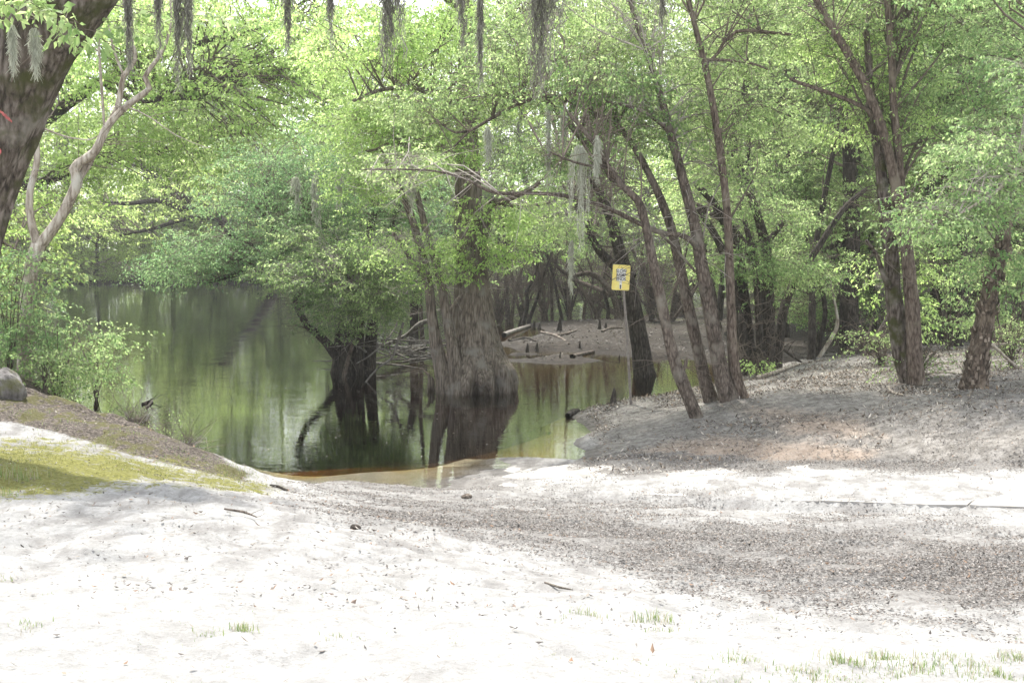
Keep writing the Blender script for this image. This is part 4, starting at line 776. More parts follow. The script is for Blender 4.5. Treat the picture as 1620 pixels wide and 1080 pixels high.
for k in range(17): put(TF[k % 2], -66 + k * 5.6 + RNG.uniform(-1.2, 1.2), 109.5 + RNG.uniform(0, 6), RNG.uniform(.85, 1.15), 'tall pale far-bank tree', group='trees lining the far bank')
for k in range(19): put(TX, -62 + k * 4.6 + RNG.uniform(-1, 1), 107 + RNG.uniform(0, 2.5), RNG.uniform(.55, .9), 'low far-shore tree', group='low trees along the far shore')
for (x, y, s) in [(-17,33,.9),(-21,40,1.0),(-26,47,1.1),(-30,56,1.1),(-36,64,1.2),(-41,74,1.2),(-48,84,1.2)]: put(TX, x, y, s, 'bright left-bank tree over the river', group='trees along the left bank')
for (x, y, s) in [(-24,36,1.0),(-31,46,1.1),(-38,58,1.2),(-47,72,1.2),(-20,28,.8)]: put(TM[0], x, y, s, 'tall back tree on the left bank', group='tall trees on the left bank')
for (x, y, s) in [(9.5,45,1.0),(13,52,1.05),(17,44,.95),(21,55,1.1),(12,62,1.1),(18,68,1.1),(25,64,1.1),(30,50,1.0),(24,40,.9),(30,76,1.2),(12,80,1.2),(22,84,1.2),(38,62,1.1),(36,88,1.3),(45,80,1.2),(20,96,1.2),(32,100,1.3),(28,32,.9)]:
    put(TM[RNG.integers(0, 2)], x + RNG.uniform(-1, 1), y, s, 'upright leafy swamp tree', group='woods behind the right bank')
for (x, y, s) in [(8.2,34,1.0),(9.8,38,1.1),(12.4,36,1.0),(14.8,35,1.1),(15.8,29,1.0),(10.6,42,1.2),(15,42,1.2),(18,37,1.2),(20,47,1.3),(9,56,1.4),(14,58,1.4),(19,60,1.4)]:
    put(TS[RNG.integers(0, 2)], x, y, s, 'small understory tree', group='understory trees on the swamp floor')
TP = template('pole_tree', 91, 13, .10, 6.5, 2.2, 60, 10, 20, .09, .8, 'leaf_mid', 'bark_dark', 6, .06)
for (x, y, s) in [(7.6,32,.9),(9.2,35,1),(8.9,41,1.1),(11.2,39,1),(12.3,33,.9),(10.8,47,1.2),(13.2,44,1.1),(14.6,38,1),(15.2,33,.95),(16.6,41,1.1),(12.6,30,.85),(17.4,36,1),(6.9,38,1),(8.2,50,1.2),(14.2,52,1.3),(19.4,44,1.1),(11.9,57,1.3)]:
    put(TP, x, y, s, 'slim dark pole tree', group='slim trees behind the right bank')
label_puts()
# limb tree that leans left over the far water
hand_tree('limb_tree', 'far dark gnarled limbs reaching left over the river behind the leaf curtain',
  [[(430,452,18),(410,420,16),(380,385,15),(345,345,14),(312,322,14),(280,308,14),(255,285,12),(228,262,9),(222,230,7),(220,205,5)],[(312,322,12),(290,330,9,-1),(250,318,8,-2),(200,322,6,-3),(160,318,4,-3)],[(280,308,8),(262,296,7,1),(250,270,6,1),(200,260,4,1),(150,262,3,1)],[(350,345,10),(300,345,7),(240,362,6),(190,372,4)]],
  'bark_dark', Y0=88, crown=[(260,260,120,60,0,4,30),(200,340,100,40,-1,3,22),(340,300,80,60,0,4,20)], leaf='leaf_far', ls=.16, nl=14, crad=1.4, nspr=10, flute=0, deadtw=140, brr=.03, sscale=2.2)

# the wood beyond the far bank reads as one mass
def far_wood():
    bm, lm = MB(), MB(); n = 2600; X = RNG.uniform(-110, 85, n); Y = RNG.uniform(122, 150, n); t = RNG.uniform(0, 1, n) ** 1.1; C = np.c_[X, Y, 1.5 + t * 27 * (.8 + .25 * np.sin(X * .35))]
    clusters(lm, None, C, C[:2], 2.4, 9, 10, .42, sscale=5, skip_branch=True, twigs=False)
    for k in range(45):
        x = -105 + k * 4.2 + RNG.uniform(-.8, .8); y = RNG.uniform(120, 146); tube(bm, [(x, y, 0), (x + RNG.normal(0, .6), y, 10), (x + RNG.normal(0, 1.2), y, 24)], [.4, .28, .1], 7, 1.2, .08, seed=k)
    v = len(lm.v); me = bm.mesh('t'); o = lm.build('distant_woods', M['leaf_far'], smooth=False); tag(o, 'hazy pale green woods rising behind the far bank', kind='stuff')
    o2 = bpy.data.objects.new('trunks', me); me.materials.append(M['bark_grey']); COL.objects.link(o2); o2.parent = o
far_wood()

# ------------------------------------------------------------------ shrubs
def shrub(label, px, py, h, wpx, n, leaf, ls=.055, Y0=None, nstem=7, group=None, crad=.35, nspr=9, mat='bark_brown', name='shrub', cat='shrub', dead=30, nl=20):
    x, y, z = gpt(px, py, 0) if Y0 is None else P(px, py, Y0)
    if Y0 is not None: z = max(0, float(ground(x, y)[0]))
    root = empty(name, (x, y, z)); tag(root, label, cat, group); sm, bm, lm = MB(), MB(), MB(); W = wpx / 2 * y / F; H = h * y / F; sk = []
    for k in range(nstem):
        a = RNG.uniform(0, 6.28); d = np.array((math.cos(a), math.sin(a) * .6, 0)) * W * RNG.uniform(.3, .95); hh = H * RNG.uniform(.6, 1)
        c, _ = tube(sm, [(0, 0, -.1), d * .25 + (0, 0, hh * .35), d * .6 + (0, 0, hh * .7), d + (0, 0, hh)], [.013 * max(1, y / 28), .011 * max(1, y / 28), .008, .005], 5, .12, 0, wob=.08, seed=k); sk.append(c)
    sk = np.vstack(sk); C = np.c_[RNG.uniform(-1, 1, n) * W, RNG.uniform(-.6, .6, n) * W, RNG.uniform(.15, 1, n) * H]
    clusters(lm, bm, C, sk, crad * RNG.uniform(.7, 1.3, n), nspr, nl, ls, brr=.008, sscale=.8)
    if dead:
        i = RNG.integers(0, len(sk), dead); kz = max(1, y / 30); sticks(bm, sk[i], sk[i] + RNG.normal(0, .3 * kz, (dead, 3)), .004 * kz, .002 * kz)
    sm.build('stems', M[mat], root); bm.build('branches', M['twig'], root); lm.build('leaves', M[leaf], root, smooth=False); return root
shrub('dense blue-green shrub at the left edge below the forked tree', 15, 590, 205, 130, 28, 'leaf_blue', Y0=21.5)
shrub('spreading green shrub reaching over the water from the left bank', 90, 585, 150, 170, 22, 'leaf_blue', Y0=21.8)
shrub('low bright shrub at the foot of the left bank shrubs', 70, 600, 60, 80, 8, 'leaf_mid', Y0=21.0)
shrub('loose airy shrub behind the others, hanging toward the river', 150, 545, 130, 110, 9, 'leaf_mid', Y0=25.5)
G = 'undergrowth on the right bank'
shrub('thin airy bush behind the shaggy leaning trunk', 1590, 560, 190, 150, 22, 'leaf_mid', Y0=25, group=G)
shrub('fine-leaved green bush between the V-shaped pair and the shaggy trunk', 1500, 555, 190, 130, 20, 'leaf_mid', Y0=26.5, group=G)
shrub('small leafy bush climbing the foot of the V-shaped pair', 1425, 585, 150, 60, 6, 'leaf_young', Y0=21.6, group=G, crad=.2, nspr=7)
shrub('bushy green thicket filling the right edge behind the shaggy trunk', 1615, 555, 260, 150, 26, 'leaf_blue', Y0=28, group=G)
shrub('leafy bush beyond the tall dark trunk', 1530, 520, 220, 160, 24, 'leaf_mid', Y0=34, group=G, ls=.07)
shrub('low sparse bush on the swamp floor right of the straight dark column', 1400, 500, 90, 90, 9, 'leaf_young', Y0=40, group=G, ls=.07)
shrub('half-bare twiggy bush on the crest left of the V-shaped pair', 1395, 590, 60, 110, 7, 'leaf_mid', Y0=23.5, group=G, ls=.04, dead=160, crad=.2, nstem=14)
shrub('dry twiggy scrub around the foot of the V-shaped pair', 1450, 605, 60, 120, 6, 'leaf_mid', Y0=21.2, group=G, ls=.035, dead=220, crad=.15, nstem=16)
shrub('brushy tangle with pale sticks right of the shaggy trunk', 1600, 590, 70, 90, 6, 'leaf_mid', Y0=22, group=G, ls=.04, dead=160, crad=.2, nstem=12)
shrub('young plant with small leaves sprouting beside the bank trunks', 1200, 500, 40, 40, 3, 'leaf_young', Y0=25.5, group=G, crad=.15, nspr=5, nstem=3)
shrub('tangled bare twiggy thicket on the mud strip beside the cypress', 825, 520, 130, 120, 3, 'leaf_mid', Y0=54.8, group='bare thickets on the mud strip', name='thicket', cat='thicket', nstem=26, dead=300, ls=.08, crad=.5, mat='bark_dark')
shrub('tangled bare twiggy thicket around the tall straight sapling', 900, 522, 130, 120, 3, 'leaf_mid', Y0=54.2, group='bare thickets on the mud strip', name='thicket', cat='thicket', nstem=26, dead=300, ls=.08, crad=.5, mat='bark_dark')
shrub('tangled bare twiggy thicket behind the sign post', 985, 515, 130, 120, 3, 'leaf_mid', Y0=54.5, group='bare thickets on the mud strip', name='thicket', cat='thicket', nstem=26, dead=300, ls=.08, crad=.5, mat='bark_dark')
shrub('tangled bare twiggy thicket behind the arching trunks', 1085, 500, 130, 120, 3, 'leaf_mid', Y0=53.0, group='bare thickets on the mud strip', name='thicket', cat='thicket', nstem=26, dead=300, ls=.08, crad=.5, mat='bark_dark')
shrub('dark twiggy thicket behind the curved and zigzag saplings', 860, 515, 120, 130, 3, 'leaf_mid', Y0=55, group='bare thickets on the mud strip', name='thicket', cat='thicket', nstem=30, dead=420, ls=.07, crad=.4, mat='bark_brown')
shrub('dark twiggy thicket under the arched bare stem', 945, 512, 120, 130, 3, 'leaf_mid', Y0=54, group='bare thickets on the mud strip', name='thicket', cat='thicket', nstem=30, dead=420, ls=.07, crad=.4, mat='bark_brown')
shrub('dark twiggy thicket between the sign and the knobbly trunk', 1030, 505, 120, 130, 3, 'leaf_mid', Y0=50, group='bare thickets on the mud strip', name='thicket', cat='thicket', nstem=30, dead=420, ls=.07, crad=.4, mat='bark_brown')
shrub('dark twiggy thicket touching the right flank of the cypress', 790, 515, 120, 130, 3, 'leaf_mid', Y0=50, group='bare thickets on the mud strip', name='thicket', cat='thicket', nstem=30, dead=420, ls=.07, crad=.4, mat='bark_brown')
shrub('dark twiggy thicket seen between cypress and twin stems', 720, 520, 120, 130, 3, 'leaf_mid', Y0=44, group='bare thickets on the mud strip', name='thicket', cat='thicket', nstem=30, dead=420, ls=.07, crad=.4, mat='bark_brown')
shrub('sparse weeds with grey twigs on the left bank edge above the water', 215, 672, 42, 90, 4, 'leaf_young', Y0=17.8, ls=.022, dead=150, crad=.12, nstem=16, mat='bark_grey', nspr=5, name='weeds', cat='weeds')
shrub('wispy pale weeds at the low end of the left bank', 290, 700, 26, 80, 3, 'leaf_young', Y0=17.2, ls=.02, dead=110, crad=.1, nstem=12, mat='bark_grey', nspr=5, name='weeds', cat='weeds')

# ------------------------------------------------------------------ spanish moss
def moss(label, px, py, lpx, wpx, Y, mat='moss_dark', dens=1.0):
    x, y, z = P(px, py, Y); L = lpx * Y / F; W = wpx / 2 * Y / F; n = int(34 * dens * max(1, wpx / 14)); mb = MB(); ns = 14
    t = np.linspace(0, 1, ns); v = []; q = []; c = 0
    nb = max(2, int(wpx / 4)); bo = RNG.normal(0, .75, nb) * W; bl = RNG.uniform(.35, 1, nb); bl[0] = 1; bo[0] *= .3
    for k in range(n):
        bi = RNG.integers(0, nb) if RNG.random() < .75 else 0; l = bl[bi] * L * RNG.uniform(.25, 1) ** .8; a = RNG.uniform(0, 6.28); r = W * .9 * RNG.uniform(0, 1) ** 1.5 * (1.25 - .8 * l / L); ph = RNG.uniform(0, 6.28, 4)
        X = np.cos(a) * r * (.35 + .65 * np.sin(np.clip(t * 1.6, 0, 1) * 1.57)) * (1 - .45 * t) + W * .55 * np.sin(t * 5 + ph[0]) * t + .012 * np.sin(t * l * 60 + ph[1]); Yy = np.sin(a) * r * (1 - .4 * t) + .012 * np.sin(t * l * 55 + ph[2]); Z = -t * l
        w_ = .0035 * (1 - .6 * t) * Y / 16 + .001; d = np.array((math.cos(ph[3]), math.sin(ph[3]), .2)); pp = np.c_[X, Yy, Z]
        pp[:, 0] += bo[bi] * (.3 + .7 * np.sin(np.clip(t * 3, 0, 1) * 1.57)); X = pp[:, 0]; s = np.stack([pp - d * w_[:, None], pp + d * w_[:, None]], 1).reshape(-1, 3); v.append(s); i = np.arange(ns - 1) * 2 + c; q.append(np.stack([i, i + 1, i + 3, i + 2], -1)); c += ns * 2
        m = int(44 * l / L) + 4; ti = RNG.uniform(0, 1, m); b = np.c_[np.interp(ti, t, X), np.interp(ti, t, Yy), np.interp(ti, t, Z)]; e = b + RNG.normal(0, 1, (m, 3)) * (.026, .026, .02) * (Y / 16) ** .6 - (0, 0, .075 * (Y / 16) ** .6); dd = RNG.normal(0, .0022, (m, 3)) * Y / 16
        s = np.stack([b - dd, b + dd, e + dd * .5, e - dd * .5], 1).reshape(-1, 3); v.append(s); q.append(np.arange(m * 4).reshape(-1, 4) + c); c += m * 4
    mb.add(np.vstack(v), np.vstack(q)); o = mb.build('spanish_moss', M[mat], smooth=False); o.location = (x, y, z); tag(o, label, 'spanish moss', 'hanging Spanish moss'); return o
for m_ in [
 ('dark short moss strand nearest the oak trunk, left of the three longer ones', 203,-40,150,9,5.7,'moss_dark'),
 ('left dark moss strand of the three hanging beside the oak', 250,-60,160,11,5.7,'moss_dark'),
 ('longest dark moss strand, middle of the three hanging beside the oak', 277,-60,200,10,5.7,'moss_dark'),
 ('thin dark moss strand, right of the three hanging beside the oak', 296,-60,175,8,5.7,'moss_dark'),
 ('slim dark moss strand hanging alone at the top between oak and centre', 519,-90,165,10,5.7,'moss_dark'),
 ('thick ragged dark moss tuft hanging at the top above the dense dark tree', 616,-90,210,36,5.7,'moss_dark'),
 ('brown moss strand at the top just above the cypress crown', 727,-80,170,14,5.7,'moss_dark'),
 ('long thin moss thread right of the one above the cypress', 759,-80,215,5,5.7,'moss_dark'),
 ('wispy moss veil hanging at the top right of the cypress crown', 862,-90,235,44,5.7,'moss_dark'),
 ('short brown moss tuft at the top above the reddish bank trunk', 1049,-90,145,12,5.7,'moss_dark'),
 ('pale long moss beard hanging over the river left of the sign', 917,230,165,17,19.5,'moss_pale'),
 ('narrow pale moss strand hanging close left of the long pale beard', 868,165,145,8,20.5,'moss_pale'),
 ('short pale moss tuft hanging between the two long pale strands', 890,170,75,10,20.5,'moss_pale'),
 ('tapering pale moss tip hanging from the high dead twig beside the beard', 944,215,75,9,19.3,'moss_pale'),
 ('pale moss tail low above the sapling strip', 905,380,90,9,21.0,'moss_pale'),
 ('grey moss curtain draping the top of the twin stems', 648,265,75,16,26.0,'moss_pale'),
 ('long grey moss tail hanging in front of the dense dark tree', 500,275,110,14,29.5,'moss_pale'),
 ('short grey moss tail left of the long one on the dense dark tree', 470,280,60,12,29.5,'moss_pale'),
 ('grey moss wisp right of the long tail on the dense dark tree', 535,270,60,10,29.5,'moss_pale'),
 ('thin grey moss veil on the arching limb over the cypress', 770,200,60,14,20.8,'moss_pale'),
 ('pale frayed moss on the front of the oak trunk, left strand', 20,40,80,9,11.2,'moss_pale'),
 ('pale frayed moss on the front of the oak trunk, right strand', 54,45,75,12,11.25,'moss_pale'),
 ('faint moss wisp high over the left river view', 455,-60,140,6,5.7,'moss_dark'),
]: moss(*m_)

# ------------------------------------------------------------------ sign
def sign():
    x, y, z = gpt(998, 641); root = empty('road_sign', (x, y, z)); tag(root, 'small yellow metal sign with worn lettering on a thin pole at the water edge', 'sign')
    top = rel(P(984, 424, y), root.location); mb = MB(); tube(mb, [(0, 0, -.3), (0, 0, 0), top * .5 + (.01, 0, 0), top], [.026, .026, .024, .024], 10, .2); mb.build('pole', plain('galvanised', (.20, .18, .165), .55, .3, 20, .6), root)
    pc = rel(P(982.5, 439, y - .03), root.location); W, H, rc, th = .158, .228, .025, .0015; ang = R(3.5); out = []
    for cx_, cz_, a0 in ((W - rc, H - rc, 0), (-W + rc, H - rc, 90), (-W + rc, -H + rc, 180), (W - rc, -H + rc, 270)):
        for k in range(7): a = R(a0 + 15 * k); out.append((cx_ + rc * math.cos(a), cz_ + rc * math.sin(a)))
    n = len(out); v = [(a, -th, b) for a, b in out] + [(a, th, b) for a, b in out] + [(0, -th, 0), (0, th, 0)]; t = []; q = []
    for k in range(n): k2 = (k + 1) % n; t += [(2 * n, k2, k), (2 * n + 1, n + k, n + k2)]; q.append((k, k2, n + k2, n + k))
    mb = MB(); mb.add(v, q, t); m, nn, l, b = newmat('yellow_paint'); tc = nn.new('ShaderNodeTexCoord'); no = nn.new('ShaderNodeTexNoise'); no.inputs['Scale'].default_value = 9; no.inputs['Detail'].default_value = 5; l.new(tc.outputs['Object'], no.inputs[0])
    r = ramp(nn, [(.3, (.78, .63, .16)), (.6, (.82, .70, .20)), (.75, (.80, .74, .42))]); l.new(no.outputs[0], r.inputs[0]); l.new(r.outputs[0], b.inputs['Base Color']); b.inputs['Roughness'].default_value = .45
    pl = mb.build('plate', m, root, smooth=False); pl.location = pc; pl.rotation_euler = (R(-4), ang, R(0))
    wm = plain('faded_white', (.72, .72, .70), .6, .12, 30); km = plain('faded_black', (.05, .05, .07), .7, .3, 30)
    mb = MB(); qd = lambda x0, x1, z0, z1, yy=-.0042: mb.add([(x0, yy, z0), (x1, yy, z0), (x1, yy, z1), (x0, yy, z1)], [(0, 1, 2, 3)])
    qd(-.082, .082, -.062, .155); qd(-.022, .022, -.20, -.062, -.0041); o = mb.build('faded_patch', wm, pl, smooth=False)
    for s, zz, sz in (('SLOW', .088, .082), ('RAMP', .018, .082), ('ENDS', -.052, .082)):
        cu = bpy.data.curves.new('lettering', 'FONT'); cu.body = s; cu.size = sz; cu.align_x = 'CENTER'; cu.extrude = .0008; cu.offset = .0012; to = bpy.data.objects.new('lettering', cu); COL.objects.link(to)
        dg = bpy.context.evaluated_depsgraph_get(); me = bpy.data.meshes.new_from_object(to.evaluated_get(dg)); bpy.data.objects.remove(to); ob = bpy.data.objects.new('lettering', me); COL.objects.link(ob); me.materials.clear(); me.materials.append(km)
        ob.parent = pl; ob.location = (0, -.0062, zz); ob.rotation_euler = (R(90), 0, 0); ob.scale = (.85, 1, 1)
    mb = MB(); mb.add([(0, -.006, -.125), (.018, -.006, -.155), (.008, -.006, -.16), (.012, -.006, -.19), (0, -.006, -.215), (-.012, -.006, -.19), (-.010, -.006, -.16), (-.02, -.006, -.15)], None, [(0, 1, 2), (0, 2, 6), (0, 6, 7), (2, 3, 6), (3, 5, 6), (3, 4, 5)]); mb.build('emblem', km, pl, smooth=False)
    mb = MB()
    for zz in (.19, -.17): tube(mb, [(0, -.004, zz), (0, -.012, zz)], [.006, .006], 6, .01)
    mb.build('bolt', M['bark_grey'], pl)
sign()

M['mossy_root'] = barkmat('mossy_root', (.045, .04, .025), (.10, .095, .04), (.18, .16, .09), 14, 14, .02)
# ------------------------------------------------------------------ knees, logs, stones
def knee(label, px, py, hpx, wpx, Y=None, mat='bark_dark'):
    x, y, z = gpt(px, py, 0) if Y is None else P(px, py, Y); z = max(-.05, float(ground(x, y)[0])); h = hpx * y / F; r = wpx / 2 * y / F; mb = MB()
    tube(mb, [(0, 0, -.2), (0, 0, 0), (r * .1, 0, h * .45), (r * .25, 0, h * .85), (r * .2, 0, h)], [r * 1.2, r, r * .72, r * .4, r * .2], 14, .04, .22, seed=int(px), flute=5, flen=.2); o = mb.build('cypress_knee', M[mat]); o.location = (x, y, z); tag(o, label, 'cypress knee', 'cypress knees poking from the mud')
for k in [('plump dark cypress knee at the far edge of the mud strip', 885, 524, 22, 10), ('taller of two knees left of the leaning dark trunk', 948, 521, 16, 6), ('shorter of two knees left of the leaning dark trunk', 958, 521, 11, 5), ('knee beside the zigzag sapling', 844, 521, 15, 7),
          ('knee at the foot of the curved sapling', 853, 521, 10, 6), ('dark blunt knee near the front of the mud strip beside the cypress', 834, 556, 16, 6), ('small pointed knee front left on the mud strip', 849, 552, 10, 5), ('stubby knee in the middle front of the mud strip', 917, 551, 12, 4), ('thin knee at the waterline of the mud strip', 886, 566, 10, 3),
          ('dark pointed knee in the water right beside the sign post', 970, 641, 26, 12), ('thin black knee at the far right waterline of the mud strip', 980, 568, 10, 3)]: knee(*k)
def log(label, pts, Y=None, mat='bark_pale', name='fallen_branch', cat='branch', group='fallen branches and logs', side=0):
    g = [gpt(p[0], p[1], 0) for p in pts] if Y is None else [P(p[0], p[1], Y + (p[3] if len(p) > 3 else 0)) for p in pts]; r = [p[2] / 2 * q[1] / F for p, q in zip(pts, g)]; loc = g[0]
    g = [(a[0], a[1], a[2] + rr * .6) for a, rr in zip(g, r)]; mb = MB(); c, _ = tube(mb, rel(g, loc), r, 10, .08, .12, seed=int(pts[0][0]), wob=.03)
    if side: i = RNG.integers(2, len(c), side); d = RNG.normal(0, 1, (side, 3)) * (1, 1, .5); d[:, 2] = abs(d[:, 2]); sl_ = max(r) * 9; sticks(mb, c[i], c[i] + d * sl_, max(r) * .35, max(r) * .12)
    o = mb.build(name, M[mat]); o.location = loc; tag(o, label, cat, group)
log('pale bleached log end resting against the cypress side of the mud strip', [(797,533,9),(812,527,8),(838,517,5)], mat='bark_grey')
log('short brown log lying at the front waterline of the mud strip', [(905,566,8),(918,563,7),(938,558,6)], mat='bark_brown')
log('long thin branch lying across the middle of the mud strip', [(856,527,4),(880,533,5),(900,545,3)], mat='bark_brown', side=3)
log('thin dark branch lying near the cypress on the mud strip', [(806,541,4),(830,536,5),(850,540,3)], mat='bark_dark', side=3)
log('slightly curved branch at the far edge of the mud strip', [(875,532,5),(895,530,5),(912,523,3)], mat='bark_brown')
log('bleached curved branch under the crooked stem near the sign', [(952,526,4),(965,521,4),(985,520,3)], mat='bark_brown')
log('grey root-like branch snaking over the crest beside the dark clump', [(1196,600,7),(1215,595,7),(1235,588,6),(1262,578,5)], mat='bark_pale')
log('pale stick lying on the far swamp floor left of the straight column', [(1246,497,4),(1270,491,4),(1303,487,3)], mat='bark_pale')
log('light stick on the bank crest right of the V-shaped pair', [(1460,592,3),(1490,590,3),(1530,591,2)], mat='bark_pale')
log('bent dry stick lying on the sand below the V-shaped pair', [(1406,615,3),(1412,622,4),(1428,626,3)], mat='bark_pale')
log('fallen pole slanting in the brush right of the shaggy trunk', [(1568,545,5),(1590,566,5),(1608,580,4)], Y=21, mat='bark_pale')
log('thin fallen poles in the brush at the right edge', [(1560,545,4),(1600,543,4),(1660,520,3)], Y=22, mat='bark_pale', side=4)
log('dark wet driftwood chunk at the tip of the grey bank', [(898,661,9),(906,656,12),(914,652,8)], mat='bark_dark', name='driftwood', cat='driftwood')
log('thin dark branch dropping into the water edge behind the bank crest', [(1230,545,5),(1250,562,5),(1268,574,3)], Y=31, mat='bark_dark', side=6)
log('forked black twig on the left bank edge above the water', [(225,640,4),(240,636,5),(232,645,3)], mat='bark_dark', side=4)
log('small dry stick on the open sand in the middle foreground', [(862,922,3),(885,930,4),(905,934,2)], mat='bark_brown')
log('dark stick lying where moss meets sand on the left mound', [(428,770,5),(440,772,6),(456,777,4)], mat='bark_dark')
log('little dead branch on the sand of the left mound', [(355,806,3),(385,811,4),(405,818,2)], mat='bark_brown', side=2)
def debris():
    root = None; mb = MB(); x, y, _ = PZ(620, 560, 0)
    for k in range(60):
        a = P(RNG.uniform(560, 690), RNG.uniform(535, 575), 33 + RNG.uniform(-2.5, 4)); a = (a[0], a[1], max(.02, a[2])); d = np.array((RNG.choice([-1, 1]) * RNG.uniform(.5, 1.8), RNG.uniform(-.6, .6), RNG.uniform(-.25, .5))); b = np.array(a) + d; r0 = RNG.uniform(.008, .03)
        tube(mb, rel([a, (np.array(a) + b) / 2 + RNG.normal(0, .12, 3), b], (x, y, 0)), [r0, r0 * .8, r0 * .35], 5, .15, 0, wob=.08, seed=k)
    for s in ([(690,505,7,0),(665,512,7,0),(640,532,6,0),(612,545,6,0)],[(675,548,9,3),(640,552,10,3),(600,545,8,2),(570,535,5,2)],[(665,440,5,2),(640,470,6,2),(625,478,6,2),(608,474,4,2)],[(638,510,4,-3),(630,540,5,-3),(618,568,4,-3),(600,580,3,-3),(574,612,3,-3)],[(640,455,3,0),(625,520,3,-1),(590,560,3,-2),(565,575,2,-2)]):
        p, r = lift(s, 32); tube(mb, rel(p, (x, y, 0)), r, 6, .12, .1, wob=.05)
    o = mb.build('brush_pile', M['bark_grey']); o.location = (x, y, 0); tag(o, 'tangle of bare drowned branches between the dark tree and twin stems', 'brush')
debris()
def stone(name, label, cat, px, py, w, h, Y=None, mat=None, seed=0):
    x, y, z = gpt(px, py) if Y is None else P(px, py, Y); z = float(ground(x, y)[0]); mb = MB(); n1, n2 = 40, 26; v = []
    W = w / 2 * y / F; H = h * y / F
    for j in range(n2):
        ph = j / (n2 - 1) * math.pi
        for i in range(n1):
            th = i / n1 * 2 * math.pi; d = np.array((math.sin(ph) * math.cos(th), math.sin(ph) * math.sin(th), math.cos(ph))); s = 1 + .28 * (float(vnoise(d[0] * 1.5 + 5 + seed, d[1] * 1.5 + d[2] * 1.3 + 5, seed)) - .5) + .12 * (float(vnoise(d[0] * 5 + 5 + seed, d[1] * 5 + d[2] * 4 + 5, seed)) - .5)
            v.append(d * s * (W, W * .9, H * .75))
    i = np.arange(n2 - 1)[:, None] * n1; j = np.arange(n1)[None]; mb.add(v, np.stack([i + j, i + n1 + j, i + n1 + (j + 1) % n1, i + (j + 1) % n1], -1).reshape(-1, 4)); o = mb.build(name, mat); o.location = (x, y, z + H * .2); tag(o, label, cat)
stone('boulder', 'grey rounded boulder with mossy foot at the left edge of the bank', 'boulder', 8, 628, 62, 46, mat=barkmat('rock', (.07, .065, .06), (.15, .14, .135), (.27, .26, .25), 5, 5, .02, None, (.10, .10, .04)), seed=3)
stone('stone', 'small dark stone on the sand at the edge of the leaf litter', 'stone', 562, 834, 18, 8, mat=M['bark_dark'], seed=5)
stone('stone', 'little brown stone by the sandy landing near the water', 'stone', 738, 785, 18, 7, mat=M['bark_brown'], seed=6)
stone('stone', 'tiny dark stone in the shallows off the tip of the grey bank', 'stone', 869, 671, 7, 4, Y=22, mat=M['bark_dark'], seed=9)

# ------------------------------------------------------------------ ground cover
def flat_leaves(name, X, Y, size, mat, curl=.5, elong=.45, lift_=.006):
    Z = ground(X, Y); n = len(X); a = RNG.uniform(0, 6.28, n); L = size * RNG.uniform(.5, 1.4, n); W = L * elong * RNG.uniform(.6, 1.3, n); til = RNG.normal(0, curl, (n, 2)); ex = np.c_[np.cos(a), np.sin(a), til[:, 0] * .5]; ey = np.c_[-np.sin(a), np.cos(a), til[:, 1] * .5]
    c = np.c_[X, Y, Z + lift_ + np.abs(til[:, 0]) * L * .2 + np.abs(til[:, 1]) * W * .2]; up = np.c_[0 * a, 0 * a, L * RNG.uniform(0, .22, n)]
    v = np.stack([c - ex * L[:, None] / 2 + up, c - ey * W[:, None] / 2, c + ex * L[:, None] / 2 + up, c + ey * W[:, None] / 2], 1).reshape(-1, 3); mb = MB(); q = np.arange(n * 4).reshape(-1, 4)
    mb.add(v, None, np.vstack([q[:, [0, 1, 2]], q[:, [0, 2, 3]]])); o = mb.build(name, mat, smooth=False); tag(o, kind='stuff'); return o
litm = islandmat('litter', [(.055,.05,.046),(.10,.092,.085),(.19,.178,.168),(.075,.067,.062),(.28,.262,.245),(.14,.13,.12),(.10,.087,.077),(.05,.044,.04),(.16,.148,.138),(.22,.205,.19),(.07,.063,.057),(.16,.12,.09)], .9)
def scatter(n, x0, x1, y0, y1, fn):
    X = RNG.uniform(x0, x1, n); Y = y0 * (y1 / y0) ** RNG.uniform(0, 1, n); p = fn(X, Y); k = RNG.uniform(0, 1, n) < p; return X[k], Y[k]
def litp(X, Y):
    Z = ground(X, Y, False); m = masks(X, Y, Z); n = fbm(X * 1.6, Y * 1.6, 91); return np.clip(m['litter'] ** 1.3 * sstep(.3, .62, n + .25 * (m['litter'] - .5)) * 1.0 + m['bank'] * (.10 + .45 * sstep(.4, .7, n)) + (Z < .02) * -5 + .012, 0, 1)
X, Y = scatter(1200000, -6, 9.5, 6, 24, litp); o = flat_leaves('leaf_litter', X, Y, .023, litm); o['label'] = 'dark band of fallen leaf crumbs across the sand below the boat ramp'
def sandp(X, Y):
    Z = ground(X, Y, False); m = masks(X, Y, Z); n = fbm(X * 1.1 + 3, Y * 1.1, 55); return np.clip(.035 + .40 * sstep(.45, .68, n) * (Y > 6.2) + .16 * m['humus'] + m['bank'] * (.10 + .5 * sstep(.45, .6, n)) - .2 * (m['moss'] > .5), 0, 1) * (Z > .02)
X, Y = scatter(42000, -9, 10, 4.6, 26, sandp); o = flat_leaves('fallen_leaves', X, Y, .032, islandmat('fallen', [(.22,.13,.08),(.17,.145,.12),(.14,.12,.105),(.12,.10,.085),(.20,.18,.155),(.13,.095,.075),(.08,.068,.06),(.10,.09,.08),(.12,.11,.10),(.22,.14,.09),(.34,.31,.27),(.06,.05,.045),(.28,.25,.21)], .8), .7); o['label'] = 'brown fallen leaves scattered over the white sand and bank'
def bankp(X, Y):
    Z = ground(X, Y, False); m = masks(X, Y, Z); return m['bank'] * sstep(.38, .62, fbm(X * .9 + 4, Y * .9, 66)) * (.25 + .75 * sstep(18, 22, Y)) * (Z > .05)
